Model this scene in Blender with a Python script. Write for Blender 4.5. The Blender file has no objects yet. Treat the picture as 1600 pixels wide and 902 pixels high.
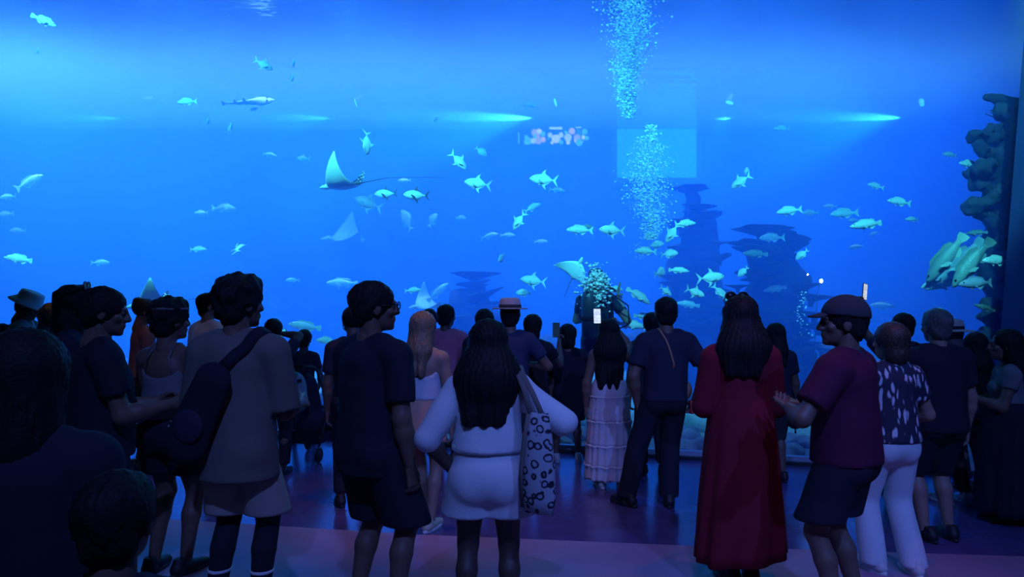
import bpy, math, random
import numpy as np
from mathutils import Vector, Matrix
from mathutils.bvhtree import BVHTree
random.seed(7)
S = bpy.context.scene
C = S.collection
PI = math.pi

# ---------------------------------------------------------------- camera
F = 1150.0      # focal length in pixels of the 1600 px wide frame
H = 1.665       # eye height in metres
HY = 480.0      # row of the horizon
cam = bpy.data.cameras.new('camera')
cam_o = bpy.data.objects.new('camera', cam)
C.objects.link(cam_o)
cam.sensor_width = 36.0
cam.lens = 36.0 * F / 1600.0
cam.shift_y = 29.0 / 1600.0
cam.clip_end = 200
cam_o.location = (0, 0, H)
cam_o.rotation_euler = (PI / 2, 0, 0)
S.camera = cam_o

# ---------------------------------------------------------------- exposure, world
vs = S.view_settings
vs.view_transform = 'Standard'; vs.look = 'None'; vs.gamma = 1.0
vs.use_curve_mapping = False
vs.exposure = 0.0
S.cycles.use_denoising = True
S.cycles.max_bounces = 8
S.cycles.volume_bounces = 2
S.cycles.transparent_max_bounces = 16
world = bpy.data.worlds.new('world'); S.world = world
world.use_nodes = True
world.node_tree.nodes['Background'].inputs[0].default_value = (0.0, 0.0, 0.0, 1)

# ---------------------------------------------------------------- large lights
ZS = 6.5                 # water surface
YB = 20.0                # back wall of the tank
XL, XR = -15.0, 14.0      # tank ends


def glass_y(x):
    return 8.62 - 0.275 * x


def area(name, loc, sx, sy, col, e, spread=180, rot=(0, 0, 0)):
    l = bpy.data.lights.new(name, 'AREA'); l.shape = 'RECTANGLE'
    l.size = sx; l.size_y = sy; l.color = col; l.energy = e; l.spread = math.radians(spread)
    o = bpy.data.objects.new(name, l); C.objects.link(o)
    o.location = loc; o.rotation_euler = rot
    return o


def spot(name, loc, tgt, col, e, ang, blend=0.6, r=0.08):
    l = bpy.data.lights.new(name, 'SPOT'); l.color = col; l.energy = e
    l.spot_size = math.radians(ang); l.spot_blend = blend; l.shadow_soft_size = r
    o = bpy.data.objects.new(name, l); C.objects.link(o)
    o.location = loc
    o.rotation_euler = (Vector(tgt) - Vector(loc)).to_track_quat('-Z', 'Y').to_euler()
    return o


# the lamp gantry over the open water of the tank
area('tank_gantry_light', (-1.5, 16.4, 11.0), 24, 5.5, (0.33, 0.74, 0.84), 9000, 66)
area('tank_gantry_light', (-10.5, 12.5, 9.5), 4.5, 5, (0.2, 0.95, 1.0), 1100, 100)

# fill spotlights added under the hall ceiling to brighten the near fish
FILL_SPOTS = [(x, 1.6 - 0.275 * x, 8.55) for x in (-10.5, -8.0, -5.5, -3.0, -0.5, 2.0, 4.2)]
for x, y, z in FILL_SPOTS:
    spot('tank_fill_light', (x, y, z), (x + 2.2, y + 8.0, 8.55 - 4.55), (0.08, 0.92, 1.0), 5800 if x < 4 else 3000, 35, 0.3, 0.10)

# ---------------------------------------------------------------- helpers
def px3(px, py, d):
    """a point d metres in front of the photographer on the line of sight of a pixel"""
    return Vector(((px - 800) / F * d, d, H - (py - HY) / F * d))


def glass_d(px):
    return 8.62 / (1 + 0.275 * (px - 800) / F)


def nodes(m):
    m.use_nodes = True
    return m.node_tree, m.node_tree.nodes, m.node_tree.links


MATS = {}


def pm(name, col, rough=0.7, var=0.15, scale=7.0, bump=0.0, bscale=60.0, metal=0.0, spec=0.5, emit=None, estr=0.0):
    """plain procedural surface: noise-mottled colour plus fine relief"""
    if name in MATS:
        return MATS[name]
    m = bpy.data.materials.new(name)
    nt, N, L = nodes(m)
    b = N['Principled BSDF']
    b.inputs['Roughness'].default_value = rough
    b.inputs['Metallic'].default_value = metal
    b.inputs['Specular IOR Level'].default_value = spec
    tc = N.new('ShaderNodeTexCoord')
    no = N.new('ShaderNodeTexNoise'); no.inputs['Scale'].default_value = scale; no.inputs['Detail'].default_value = 4
    L.new(tc.outputs['Object'], no.inputs['Vector'])
    mx = N.new('ShaderNodeMix'); mx.data_type = 'RGBA'
    mx.inputs[6].default_value = (*[c * (1 - var) for c in col], 1)
    mx.inputs[7].default_value = (*[min(1, c * (1 + var)) for c in col], 1)
    L.new(no.outputs['Fac'], mx.inputs[0])
    L.new(mx.outputs[2], b.inputs['Base Color'])
    if bump:
        n2 = N.new('ShaderNodeTexNoise'); n2.inputs['Scale'].default_value = bscale; n2.inputs['Detail'].default_value = 3
        L.new(tc.outputs['Object'], n2.inputs['Vector'])
        bp = N.new('ShaderNodeBump'); bp.inputs['Strength'].default_value = bump; bp.inputs['Distance'].default_value = 0.01
        L.new(n2.outputs['Fac'], bp.inputs['Height']); L.new(bp.outputs[0], b.inputs['Normal'])
    if emit:
        b.inputs['Emission Color'].default_value = (*emit, 1); b.inputs['Emission Strength'].default_value = estr
    MATS[name] = m
    return m


def voro_mat(name, c0, c1, scale, lo, hi, rough=0.7, feature='F1', stretch=(1, 1, 1), distort=0.0):
    """spots, rings or leaf shapes printed on a cloth or a skin"""
    m = bpy.data.materials.new(name)
    nt, N, L = nodes(m)
    b = N['Principled BSDF']; b.inputs['Roughness'].default_value = rough
    tc = N.new('ShaderNodeTexCoord'); mp = N.new('ShaderNodeMapping'); mp.inputs['Scale'].default_value = stretch
    mp.inputs['Rotation'].default_value = (0.3, 0.5, 0.6)
    vo = N.new('ShaderNodeTexVoronoi'); vo.inputs['Scale'].default_value = scale; vo.feature = feature
    L.new(tc.outputs['Object'], mp.inputs[0])
    if distort:
        no = N.new('ShaderNodeTexNoise'); no.inputs['Scale'].default_value = scale * 0.6
        L.new(mp.outputs[0], no.inputs['Vector'])
        vm = N.new('ShaderNodeVectorMath'); vm.operation = 'MULTIPLY_ADD'
        L.new(no.outputs['Color'], vm.inputs[0]); vm.inputs[1].default_value = (distort,) * 3
        L.new(mp.outputs[0], vm.inputs[2]); L.new(vm.outputs[0], vo.inputs['Vector'])
    else:
        L.new(mp.outputs[0], vo.inputs['Vector'])
    cr = N.new('ShaderNodeValToRGB'); e = cr.color_ramp.elements
    e[0].position = lo; e[0].color = (*c0, 1); e[1].position = hi; e[1].color = (*c1, 1)
    L.new(vo.outputs['Distance'], cr.inputs[0]); L.new(cr.outputs[0], b.inputs['Base Color'])
    MATS[name] = m
    return m


def new_mesh(name, v, f, mat, smooth=True):
    me = bpy.data.meshes.new(name)
    v = np.asarray(v, dtype=np.float32).reshape(-1, 3)
    if isinstance(f, np.ndarray):
        n, k = f.shape
        me.vertices.add(len(v)); me.vertices.foreach_set('co', v.ravel())
        me.loops.add(n * k); me.loops.foreach_set('vertex_index', f.astype(np.int32).ravel())
        me.polygons.add(n)
        me.polygons.foreach_set('loop_start', np.arange(0, n * k, k, dtype=np.int32))
        me.polygons.foreach_set('loop_total', np.full(n, k, dtype=np.int32))
        me.update(calc_edges=True)
    else:
        me.from_pydata(v.tolist(), [], f)
    if smooth:
        me.polygons.foreach_set('use_smooth', [True] * len(me.polygons))
    if mat is not None:
        me.materials.append(mat)
    me.update()
    return me


def obj(name, me, parent=None, label=None):
    o = bpy.data.objects.new(name, me); C.objects.link(o)
    if parent is not None:
        o.parent = parent
    if label:
        o['label'] = label
    return o


def mo(name, vf, mat, parent=None, smooth=True, label=None):
    return obj(name, new_mesh(name, vf[0], vf[1], mat, smooth), parent, label)


def tag(o, label, cat, group=None, kind=None):
    o['label'] = label; o['category'] = cat
    if group: o['group'] = group
    if kind: o['kind'] = kind
    return o


def struct(o, label=None):
    o['kind'] = 'structure'
    if label: o['label'] = label
    return o


def empty(name, loc=(0, 0, 0), rz=0.0):
    o = bpy.data.objects.new(name, None); C.objects.link(o)
    o.location = loc; o.rotation_euler = (0, 0, rz); o.empty_display_size = 0.1
    return o


# ---- plain shapes: every one returns (verts, faces)
def join(*parts):
    V = []; Fc = []; n = 0
    for v, f in parts:
        v = np.asarray(v, dtype=float).reshape(-1, 3)
        V.append(v); Fc += [tuple(int(i) + n for i in q) for q in f]; n += len(v)
    return np.concatenate(V), Fc


def box(x0, x1, y0, y1, z0, z1):
    v = [(x, y, z) for x in (x0, x1) for y in (y0, y1) for z in (z0, z1)]
    return v, [(0, 1, 3, 2), (4, 6, 7, 5), (0, 4, 5, 1), (2, 3, 7, 6), (0, 2, 6, 4), (1, 5, 7, 3)]


def bevel_box(sx, sy, sz, r=0.01, c=(0, 0, 0)):
    """rounded box as a stack of rounded-rectangle rings"""
    rings = []
    for z, k in ((-sz / 2, r), (-sz / 2 + r, 0), (sz / 2 - r, 0), (sz / 2, r)):
        ring = []
        for cx, cy, a0 in ((1, 1, 0), (-1, 1, 90), (-1, -1, 180), (1, -1, 270)):
            for a in (0, 45, 90):
                t = math.radians(a0 + a)
                ring.append((c[0] + cx * (sx / 2 - r) + (r - k * 0.7) * math.cos(t), c[1] + cy * (sy / 2 - r) + (r - k * 0.7) * math.sin(t), c[2] + z))
        rings.append(ring)
    return loft(rings)


def loft(rings, cap0=True, cap1=True):
    n = len(rings[0]); V = [p for r in rings for p in r]; Fc = []
    for i in range(len(rings) - 1):
        for j in range(n):
            a = i * n + j; b = i * n + (j + 1) % n
            Fc.append((a, b, b + n, a + n))
    if cap0: Fc.append(tuple(range(n - 1, -1, -1)))
    if cap1: Fc.append(tuple(range((len(rings) - 1) * n, len(rings) * n)))
    return V, Fc


def lathe(prof, n=20, c=(0, 0, 0), sx=1.0, sy=1.0):
    """prof: (radius, z) from bottom to top"""
    rings = [[(c[0] + r * sx * math.cos(2 * PI * k / n), c[1] + r * sy * math.sin(2 * PI * k / n), c[2] + z) for k in range(n)] for r, z in prof]
    return loft(rings)


def sweep(path, radii, n=8, flat=None, up=(0, 0, 1)):
    """tube (or a flat band when flat=(w,t)) along a path"""
    P = [Vector(p) for p in path]; rings = []
    for i, p in enumerate(P):
        t = (P[min(i + 1, len(P) - 1)] - P[max(i - 1, 0)]).normalized()
        u = Vector(up[i]) if isinstance(up, list) else Vector(up)
        s = t.cross(u)
        if s.length < 1e-4: s = t.cross(Vector((0.3, 1, 0.2)))
        s.normalize(); w = s.cross(t).normalized()
        if flat:
            a, b = flat[0] / 2, flat[1] / 2
            rings.append([tuple(p + s * x + w * y) for x, y in ((a, b), (-a, b), (-a, -b), (a, -b))])
        else:
            r = radii[i] if isinstance(radii, (list, tuple)) else radii
            rings.append([tuple(p + (s * math.cos(2 * PI * k / n) + w * math.sin(2 * PI * k / n)) * r) for k in range(n)])
    return loft(rings)


def extrude(poly, t, plane='xz', off=0.0):
    """flat outline given real thickness"""
    n = len(poly)
    if plane == 'xz':
        V = [(x, off - t / 2, z) for x, z in poly] + [(x, off + t / 2, z) for x, z in poly]
    elif plane == 'xy':
        V = [(x, y, off - t / 2) for x, y in poly] + [(x, y, off + t / 2) for x, y in poly]
    else:
        V = [(off - t / 2, y, z) for y, z in poly] + [(off + t / 2, y, z) for y, z in poly]
    Fc = [tuple(range(n)), tuple(range(2 * n - 1, n - 1, -1))]
    Fc += [(i, i + n, (i + 1) % n + n, (i + 1) % n) for i in range(n)]
    return V, Fc


# ---- bodies, clothes, hair and rocks: blended distance fields turned into one skin
def cone(a, b, ra, rb, sy=1.0, flat=False):
    return ['c', np.array(a, float), np.array(b, float), ra, rb, sy, flat]


def ell(c, r, rot=0.0):
    return ['e', np.array(c, float), np.array(r, float), rot]


def grow(p, e):
    q = list(p)
    if q[0] == 'c':
        q[3] += e; q[4] += e
    else:
        q[2] = q[2] + e
    return q


def part_of(p, t0, t1, e=0.0, flat=True):
    """a stretch of a cone"""
    a, b = p[1], p[2]
    return ['c', a + (b - a) * t0, a + (b - a) * t1, p[3] + (p[4] - p[3]) * t0 + e, p[3] + (p[4] - p[3]) * t1 + e, p[5], flat]


def p_box(p):
    if p[0] == 'c':
        r = max(p[3], p[4])
        rr = np.array([r, r * max(p[5], 0.2), r])
        return np.minimum(p[1], p[2]) - rr, np.maximum(p[1], p[2]) + rr
    m = p[2] if not p[3] else np.array([p[2].max()] * 3)
    return p[1] - m, p[1] + m


def p_eval(p, X, Y, Z):
    if p[0] == 'c':
        _, a, b, ra, rb, sy, flat = p
        x = X - a[0]; y = (Y - a[1]) / sy; z = Z - a[2]
        d = (b - a) * np.array([1, 1 / sy, 1])
        L2 = max(1e-9, float(d @ d))
        tt = (x * d[0] + y * d[1] + z * d[2]) / L2
        t = np.clip(tt, 0, 1)
        r = np.sqrt((x - t * d[0]) ** 2 + (y - t * d[1]) ** 2 + (z - t * d[2]) ** 2) - (ra + (rb - ra) * t)
        if flat:
            r = np.maximum(r, (tt - 1) * math.sqrt(L2))
        return r
    _, c, q, rot = p
    x = X - c[0]; y = Y - c[1]; z = Z - c[2]
    if rot:      # tilt about the x axis
        cs, sn = math.cos(rot), math.sin(rot)
        y, z = y * cs + z * sn, -y * sn + z * cs
    k0 = np.sqrt((x / q[0]) ** 2 + (y / q[1]) ** 2 + (z / q[2]) ** 2)
    k1 = np.sqrt((x / q[0] ** 2) ** 2 + (y / q[1] ** 2) ** 2 + (z / q[2] ** 2) ** 2) + 1e-9
    return k0 * (k0 - 1) / k1


def nets(f, org, h):
    """surface nets: the zero level of a grid as quads"""
    s = f < 0
    nx, ny, nz = f.shape
    cnt = np.zeros((nx - 1, ny - 1, nz - 1), np.int8)
    for i in (0, 1):
        for j in (0, 1):
            for k in (0, 1):
                cnt += s[i:nx - 1 + i, j:ny - 1 + j, k:nz - 1 + k]
    act = (cnt > 0) & (cnt < 8)
    I = np.argwhere(act)
    idx = np.full(act.shape, -1, np.int64); idx[act] = np.arange(len(I))
    acc = np.zeros((len(I), 3)); num = np.zeros(len(I))
    for i0, i1 in [((0, 0, 0), (1, 0, 0)), ((0, 1, 0), (1, 1, 0)), ((0, 0, 1), (1, 0, 1)), ((0, 1, 1), (1, 1, 1)),
                   ((0, 0, 0), (0, 1, 0)), ((1, 0, 0), (1, 1, 0)), ((0, 0, 1), (0, 1, 1)), ((1, 0, 1), (1, 1, 1)),
                   ((0, 0, 0), (0, 0, 1)), ((1, 0, 0), (1, 0, 1)), ((0, 1, 0), (0, 1, 1)), ((1, 1, 0), (1, 1, 1))]:
        A = I + i0; B = I + i1
        fa = f[A[:, 0], A[:, 1], A[:, 2]]; fb = f[B[:, 0], B[:, 1], B[:, 2]]
        cr = (fa < 0) != (fb < 0)
        t = np.where(cr, fa / np.where(cr, fa - fb, 1), 0)
        acc += np.where(cr[:, None], A + (B - A) * t[:, None], 0); num += cr
    V = np.array(org) + acc / np.maximum(num, 1)[:, None] * h
    Q = []
    for ax in range(3):
        sl0 = [slice(None)] * 3; sl1 = [slice(None)] * 3
        sl0[ax] = slice(0, -1); sl1[ax] = slice(1, None)
        ch = s[tuple(sl0)] != s[tuple(sl1)]
        E = np.argwhere(ch)
        o1, o2 = [(1, 2), (2, 0), (0, 1)][ax]
        ok = (E[:, o1] > 0) & (E[:, o2] > 0) & (E[:, o1] < f.shape[o1] - 1) & (E[:, o2] < f.shape[o2] - 1)
        E = E[ok]
        c = []
        for d1, d2 in ((-1, -1), (0, -1), (0, 0), (-1, 0)):
            q = E.copy(); q[:, o1] += d1; q[:, o2] += d2
            c.append(idx[q[:, 0], q[:, 1], q[:, 2]])
        q = np.stack(c, 1)
        ins = s[E[:, 0], E[:, 1], E[:, 2]]
        q[~ins] = q[~ins][:, ::-1]
        Q.append(q)
    return V, np.concatenate(Q)


def skin(prims, h, k=0.02, sub=(), clip=(), disp=None):
    """prims joined smoothly, sub cut away, clip=(normal, offset) planes keep n.p<o"""
    bb = [p_box(p) for p in prims]
    lo = np.min([b[0] for b in bb], 0) - 3 * h; hi = np.max([b[1] for b in bb], 0) + 3 * h
    if disp: lo = lo - 0.03; hi = hi + 0.03
    n = np.ceil((hi - lo) / h).astype(int) + 1
    ax = [lo[i] + h * np.arange(n[i]) for i in range(3)]
    f = np.full(n, 9.0, np.float32)
    mg = k + 2.5 * h + (0.03 if disp else 0)
    for p, b in zip(prims, bb):
        i0 = np.maximum(0, np.floor((b[0] - mg - lo) / h).astype(int)); i1 = np.minimum(n, np.ceil((b[1] + mg - lo) / h).astype(int) + 1)
        sl = tuple(slice(i0[i], i1[i]) for i in range(3))
        X = ax[0][sl[0]][:, None, None]; Y = ax[1][sl[1]][None, :, None]; Z = ax[2][sl[2]][None, None, :]
        d = p_eval(p, X, Y, Z)
        g = f[sl]
        w = np.clip(0.5 + 0.5 * (g - d) / k, 0, 1)
        f[sl] = np.where(np.abs(g - d) < k, g * (1 - w) + d * w - k * w * (1 - w), np.minimum(g, d))
    X, Y, Z = ax[0][:, None, None], ax[1][None, :, None], ax[2][None, None, :]
    if disp:
        f = f + disp(X, Y, Z)
    for p in sub:
        f = np.maximum(f, -p_eval(p, X, Y, Z))
    for nrm, o in clip:
        f = np.maximum(f, X * nrm[0] + Y * nrm[1] + Z * nrm[2] - o)
    return nets(f, lo, h)


def wrinkle(a=0.004, s=1.0, ph=0.0):
    """soft hanging folds: long in the fall of the cloth, slanting round the body"""
    return lambda X, Y, Z: a * (np.sin((26 * X + 14 * Y + 5 * np.sin(4.5 * Z * s + ph) + ph) * s) * (0.5 + 0.5 * np.sin(5 * Z + 3 * X + ph)) + 0.7 * np.sin(s * (17 * Z + 12 * X * np.sin(3 * Z + ph) + 2 * ph)) * np.cos(6 * X + ph))


def lumps(a, s, ph=0.0):
    return lambda X, Y, Z: a * (np.sin(s * X + ph + 1.7 * np.sin(s * 0.6 * Z)) * np.sin(s * 1.1 * Y + 2 * ph) + np.sin(s * 0.9 * Z + 1.3 * np.sin(0.7 * s * X + ph)) * np.cos(s * 0.8 * X + ph) + 0.5 * np.sin(2.3 * s * X + s * Z) * np.sin(2.1 * s * Y - s * Z + ph))


def joinq(*parts):
    """join quad meshes held as arrays"""
    V = []; Q = []; n = 0
    for v, q in parts:
        V.append(v); Q.append(q + n); n += len(v)
    return np.concatenate(V), np.concatenate(Q)


def xf(vf, M):
    A = np.array(M)
    v = np.asarray(vf[0], float) @ A[:3, :3].T + A[:3, 3]
    return v, vf[1]

# ---------------------------------------------------------------- the hall and the tank shell
M_wood = pm('dark_floor', (0.10, 0.070, 0.20), 0.19, 0.35, 3.0, 0.06, 25, spec=0.8)
M_pale = pm('pale_floor', (0.36, 0.19, 0.30), 0.45, 0.22, 2.2, 0.12, 30)
M_black = pm('black_paint', (0.015, 0.016, 0.022), 0.85, 0.2, 3)
M_navy = pm('navy_wall', (0.035, 0.045, 0.16), 0.7, 0.2, 2)
M_sand = pm('sand', (0.30, 0.31, 0.28), 0.9, 0.5, 1.7, 0.6, 14)
M_bwall = pm('tank_wall_paint', (0.10, 0.20, 0.34), 0.8, 0.3, 0.6)

# the floor: dark boards by the glass, paler floor on the near side of a curved seam
SEAM = [(-13, 7.9), (-6, 6.45), (-2.49, 5.72), (-0.74, 5.38), (1.25, 5.12), (2.6, 4.98), (5, 4.75), (8, 4.5)]
n = len(SEAM)
vf = [(x, y, 0) for x, y in SEAM] + [(x, glass_y(x) + 0.05, 0) for x, _ in SEAM]
fl = mo('floor', (vf + [(x, y, -0.2) for x, y, _ in vf], [(i, i + 1, i + 1 + n, i + n) for i in range(n - 1)]), M_wood, smooth=False)
struct(fl, 'dark glossy floor boards in front of the aquarium glass')
vn = [(x, y, 0.004) for x, y in SEAM] + [(x, -4.5, 0.004) for x, _ in SEAM] + [(x, y, 0.0) for x, y in SEAM]
fn = mo('floor', (vn, [(i + n, i + n + 1, i + 1, i) for i in range(n - 1)] + [(i, i + 1, i + 1 + 2 * n, i + 2 * n) for i in range(n - 1)]), M_pale, smooth=False)
struct(fn, 'paler lilac floor on the near side of the seam')

HC = 9.0
struct(mo('ceiling', box(-13, 8, -4.5, 6.4, HC, HC + 0.2), M_black, smooth=False))
struct(mo('wall_back', box(-13, 8, -4.7, -4.5, 0, HC + 0.2), M_black, smooth=False))
struct(mo('wall_left', box(-13.2, -13, -4.7, 12.4, 0, HC + 0.2), M_black, smooth=False))
# the wall over the glass closes the hall from the lamp gantry
gt = 6.75
vv = [(x, glass_y(x) + o, z) for x in (-13.2, 8) for o in (-0.1, 0.12) for z in (gt, HC + 2.2)]
struct(mo('wall_front', (vv, box(0, 1, 0, 1, 0, 1)[1]), M_black, smooth=False))
vv = [(x, y, z) for x in (-13.2, 8) for y in (6.0, 13.0) for z in (HC + 2.0, HC + 2.2)]
struct(mo('ceiling', box(-13.2, 8, 6.3, 12.6, HC + 0.0, HC + 0.2), M_black, smooth=False))
# right-hand wall with its leaning end beside the glass
yr = glass_y(4.9) - 0.02
def lean(z): return 4.70 + 0.080 * z
vv = [(lean(0), yr, 0), (8, yr, 0), (8, yr, HC), (lean(HC), yr, HC), (lean(0), -4.6, 0), (8, -4.6, 0), (8, -4.6, HC), (lean(HC), -4.6, HC)]
struct(mo('wall_right', (vv, [(0, 1, 2, 3), (7, 6, 5, 4), (0, 3, 7, 4), (1, 5, 6, 2), (3, 2, 6, 7), (0, 4, 5, 1)]), M_navy, smooth=False))
# sill under the glass
def along(x0, x1, o0, o1, z0, z1):
    return [(x, glass_y(x) + o, z) for x in (x0, x1) for o in (o0, o1) for z in (z0, z1)], box(0, 1, 0, 1, 0, 1)[1]
struct(mo('trim_1', along(-13, 4.9, -0.10, 0.06, 0.0, 0.035), pm('sill_rubber', (0.02, 0.02, 0.03), 0.5), smooth=False))
struct(mo('trim_2', along(-13, 4.9, -0.03, 0.06, 0.035, 0.085), pm('sill_edge', (0.35, 0.40, 0.5), 0.35), smooth=False))

# the acrylic pane: clear, with a weak mirror image of the hall
gm = bpy.data.materials.new('acrylic'); nt, N, L = nodes(gm); N.clear()
out = N.new('ShaderNodeOutputMaterial'); mx = N.new('ShaderNodeMixShader'); mx.inputs[0].default_value = 0.045
tr = N.new('ShaderNodeBsdfTransparent'); tr.inputs[0].default_value = (0.97, 0.985, 1, 1)
gl = N.new('ShaderNodeBsdfGlossy'); gl.inputs['Roughness'].default_value = 0.0
L.new(tr.outputs[0], mx.inputs[1]); L.new(gl.outputs[0], mx.inputs[2]); L.new(mx.outputs[0], out.inputs[0])
struct(mo('window_1', along(-13, 5.6, 0.0, 0.05, 0.085, gt), gm, smooth=False), 'huge clear acrylic viewing pane of the aquarium')

# tank floor, back and end walls
def sandz(x, y):
    return -0.02 + 0.10 * math.sin(0.9 * x + 0.5 * y) * math.sin(0.7 * y - 0.3 * x) * min(1, max(0, (y - glass_y(x) - 0.3) * 0.6)) + max(0, y - 13) * 0.05
NX, NY = 60, 40
V = []; Fc = []
for i in range(NX + 1):
    x = XL + (XR - XL) * i / NX
    for j in range(NY + 1):
        y = glass_y(x) + 0.07 + (YB - glass_y(x) - 0.07) * j / NY
        V.append((x, y, sandz(x, y)))
for i in range(NX):
    for j in range(NY):
        a = i * (NY + 1) + j
        Fc.append((a, a + NY + 1, a + NY + 2, a + 1))
struct(mo('floor', (V, Fc), M_sand), 'pale rippled sand bed of the aquarium')
struct(mo('wall_back', box(XL - 0.2, XR + 0.2, YB, YB + 0.2, -0.5, HC + 3), M_bwall, smooth=False))
struct(mo('wall_left', box(XL - 0.2, XL, 8, YB, -0.5, HC + 3), M_bwall, smooth=False))
struct(mo('wall_right', box(XR, XR + 0.2, 5, YB, -0.5, HC + 3), M_bwall, smooth=False))
# lit doorway-like window high in the back wall
wf = struct(mo('window_2', join(box(2.70, 2.84, YB - 0.08, YB, 5.05, 6.6), box(5.0, 5.14, YB - 0.08, YB, 5.05, 6.6), box(2.84, 5.0, YB - 0.08, YB, 5.05, 5.17)), pm('window_surround', (0.2, 0.3, 0.4), 0.6), smooth=False), 'bright rectangular window high in the back wall of the tank')
mo('pane', box(2.84, 5.0, YB - 0.05, YB - 0.02, 5.17, 6.49), pm('lit_pane', (0.1, 0.3, 0.5), 0.3, emit=(0.05, 0.70, 1.0), estr=2.2), wf, smooth=False)

# water: a scattering body of blue water under a rippled surface
vm = bpy.data.materials.new('water_body'); nt, N, L = nodes(vm); N.clear()
out = N.new('ShaderNodeOutputMaterial'); sc = N.new('ShaderNodeVolumeScatter'); ab = N.new('ShaderNodeVolumeAbsorption'); ad = N.new('ShaderNodeAddShader')
sc.inputs['Color'].default_value = (0.08, 0.22, 1, 1); sc.inputs['Density'].default_value = 0.20
ab.inputs['Color'].default_value = (0.56, 0.73, 1, 1); ab.inputs['Density'].default_value = 0.5
L.new(sc.outputs[0], ad.inputs[0]); L.new(ab.outputs[0], ad.inputs[1]); L.new(ad.outputs[0], out.inputs['Volume'])
v = [(XL + 0.01, glass_y(XL) + 0.06, -0.4), (XR - 0.01, glass_y(XR) + 0.06, -0.4), (XR - 0.01, YB - 0.001, -0.4), (XL + 0.01, YB - 0.001, -0.4)]
v = v + [(a, b, ZS) for a, b, _ in v]
w = mo('water', (v, [(0, 3, 2, 1), (4, 5, 6, 7), (0, 1, 5, 4), (1, 2, 6, 5), (2, 3, 7, 6), (3, 0, 4, 7)]), vm, smooth=False)
tag(w, 'deep blue hazy water filling the aquarium', 'water', kind='stuff')
sm = bpy.data.materials.new('water_surface'); nt, N, L = nodes(sm); N.clear()
out = N.new('ShaderNodeOutputMaterial'); mx = N.new('ShaderNodeMixShader'); mx.inputs[0].default_value = 0.45
tr = N.new('ShaderNodeBsdfTransparent'); g = N.new('ShaderNodeBsdfGlossy'); g.inputs['Roughness'].default_value = 0.06
tc = N.new('ShaderNodeTexCoord'); mp = N.new('ShaderNodeMapping'); mp.inputs['Scale'].default_value = (1.0, 1.6, 1)
no = N.new('ShaderNodeTexNoise'); no.inputs['Scale'].default_value = 1.6; no.inputs['Detail'].default_value = 3
bp = N.new('ShaderNodeBump'); bp.inputs['Strength'].default_value = 0.35; bp.inputs['Distance'].default_value = 0.09
L.new(tc.outputs['Object'], mp.inputs[0]); L.new(mp.outputs[0], no.inputs[0]); L.new(no.outputs[0], bp.inputs['Height']); L.new(bp.outputs[0], g.inputs['Normal'])
L.new(tr.outputs[0], mx.inputs[1]); L.new(g.outputs[0], mx.inputs[2])
tl = N.new('ShaderNodeBsdfTranslucent'); tl.inputs[0].default_value = (0.8, 0.95, 1, 1); L.new(bp.outputs[0], tl.inputs['Normal'])
m2 = N.new('ShaderNodeMixShader'); m2.inputs[0].default_value = 0.04
L.new(mx.outputs[0], m2.inputs[1]); L.new(tl.outputs[0], m2.inputs[2]); L.new(m2.outputs[0], out.inputs[0])
e = 0.08
ws = mo('water_surface', ([(XL, glass_y(XL) + e, ZS - 0.01), (XR, glass_y(XR) + e, ZS - 0.01), (XR, YB, ZS - 0.01), (XL, YB, ZS - 0.01)], [(0, 1, 2, 3)]), sm, smooth=False)
tag(ws, 'rippled underside of the water surface overhead', 'water', kind='stuff')

# floodlights over the water by the back wall, skimming the surface
M_house = pm('lamp_housing', (0.05, 0.06, 0.08), 0.4)
M_lens = pm('lamp_lens', (0.6, 0.9, 1), 0.2, emit=(0.15, 0.9, 1.0), estr=6.0)
def floodlight(px, dx, e, label, ang=36, d=18.9, dz=-0.32):
    p = px3(px, 200, d); p.z = ZS + 0.42
    dirv = Vector((dx, -0.12, dz)).normalized()
    r = empty('floodlight', p)
    tag(r, label, 'lamp', 'floodlights at the water surface')
    Q = dirv.to_track_quat('Z', 'Y').to_matrix().to_4x4()
    mo('housing', xf(lathe([(0.05, -0.22), (0.11, -0.2), (0.13, -0.02), (0.14, 0.0), (0.115, 0.0)], 14), Q), M_house, r)
    mo('lens', xf(lathe([(0.112, -0.005), (0.09, 0.012), (0.03, 0.02)], 14), Q), M_lens, r)
    mo('bracket', sweep([(0, 0, 0.1), (0, 0.3, 0.2), (0, YB - p.y, 0.2)], 0.02, 6), M_house, r)
    spot('floodlight_beam', p + dirv * 0.08, p + dirv, (0.12, 0.9, 1.0), e, ang, 0.8, 0.06)
    return r
floodlight(1440, -1.0, 40000, 'bright cyan floodlight at the water surface, rightmost of five')
floodlight(1140, -0.35, 2600, 'small cyan floodlight right of the bubble column', 50, 18.9, -1.0)
floodlight(868, -1.0, 40000, 'bright cyan floodlight just above the reflected circle sign')
floodlight(556, -1.0, 6500, 'bright cyan floodlight above the spotted ray')
floodlight(228, -1.0, 4000, 'dim cyan floodlight at the water surface, leftmost of five')

# unseen downward lamp added to brighten the bubble plume
pl = empty('plume_fill_lamp', (1.62, 9.75, 8.6)); tag(pl, 'added unseen lamp over the bubble plume', 'lamp')
mo('housing', lathe([(0.14, -0.02), (0.15, 0.0), (0.13, 0.2), (0.05, 0.24)], 14), M_house, pl)
mo('stem', sweep([(0, 0, 0.2), (0, 0, 2.0)], 0.015, 6), M_house, pl)
spot('plume_fill_beam', (1.62, 9.75, 8.5), (1.75, 9.75, 3.0), (0.12, 0.95, 1.0), 2600, 15, 0.8, 0.08)

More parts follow.
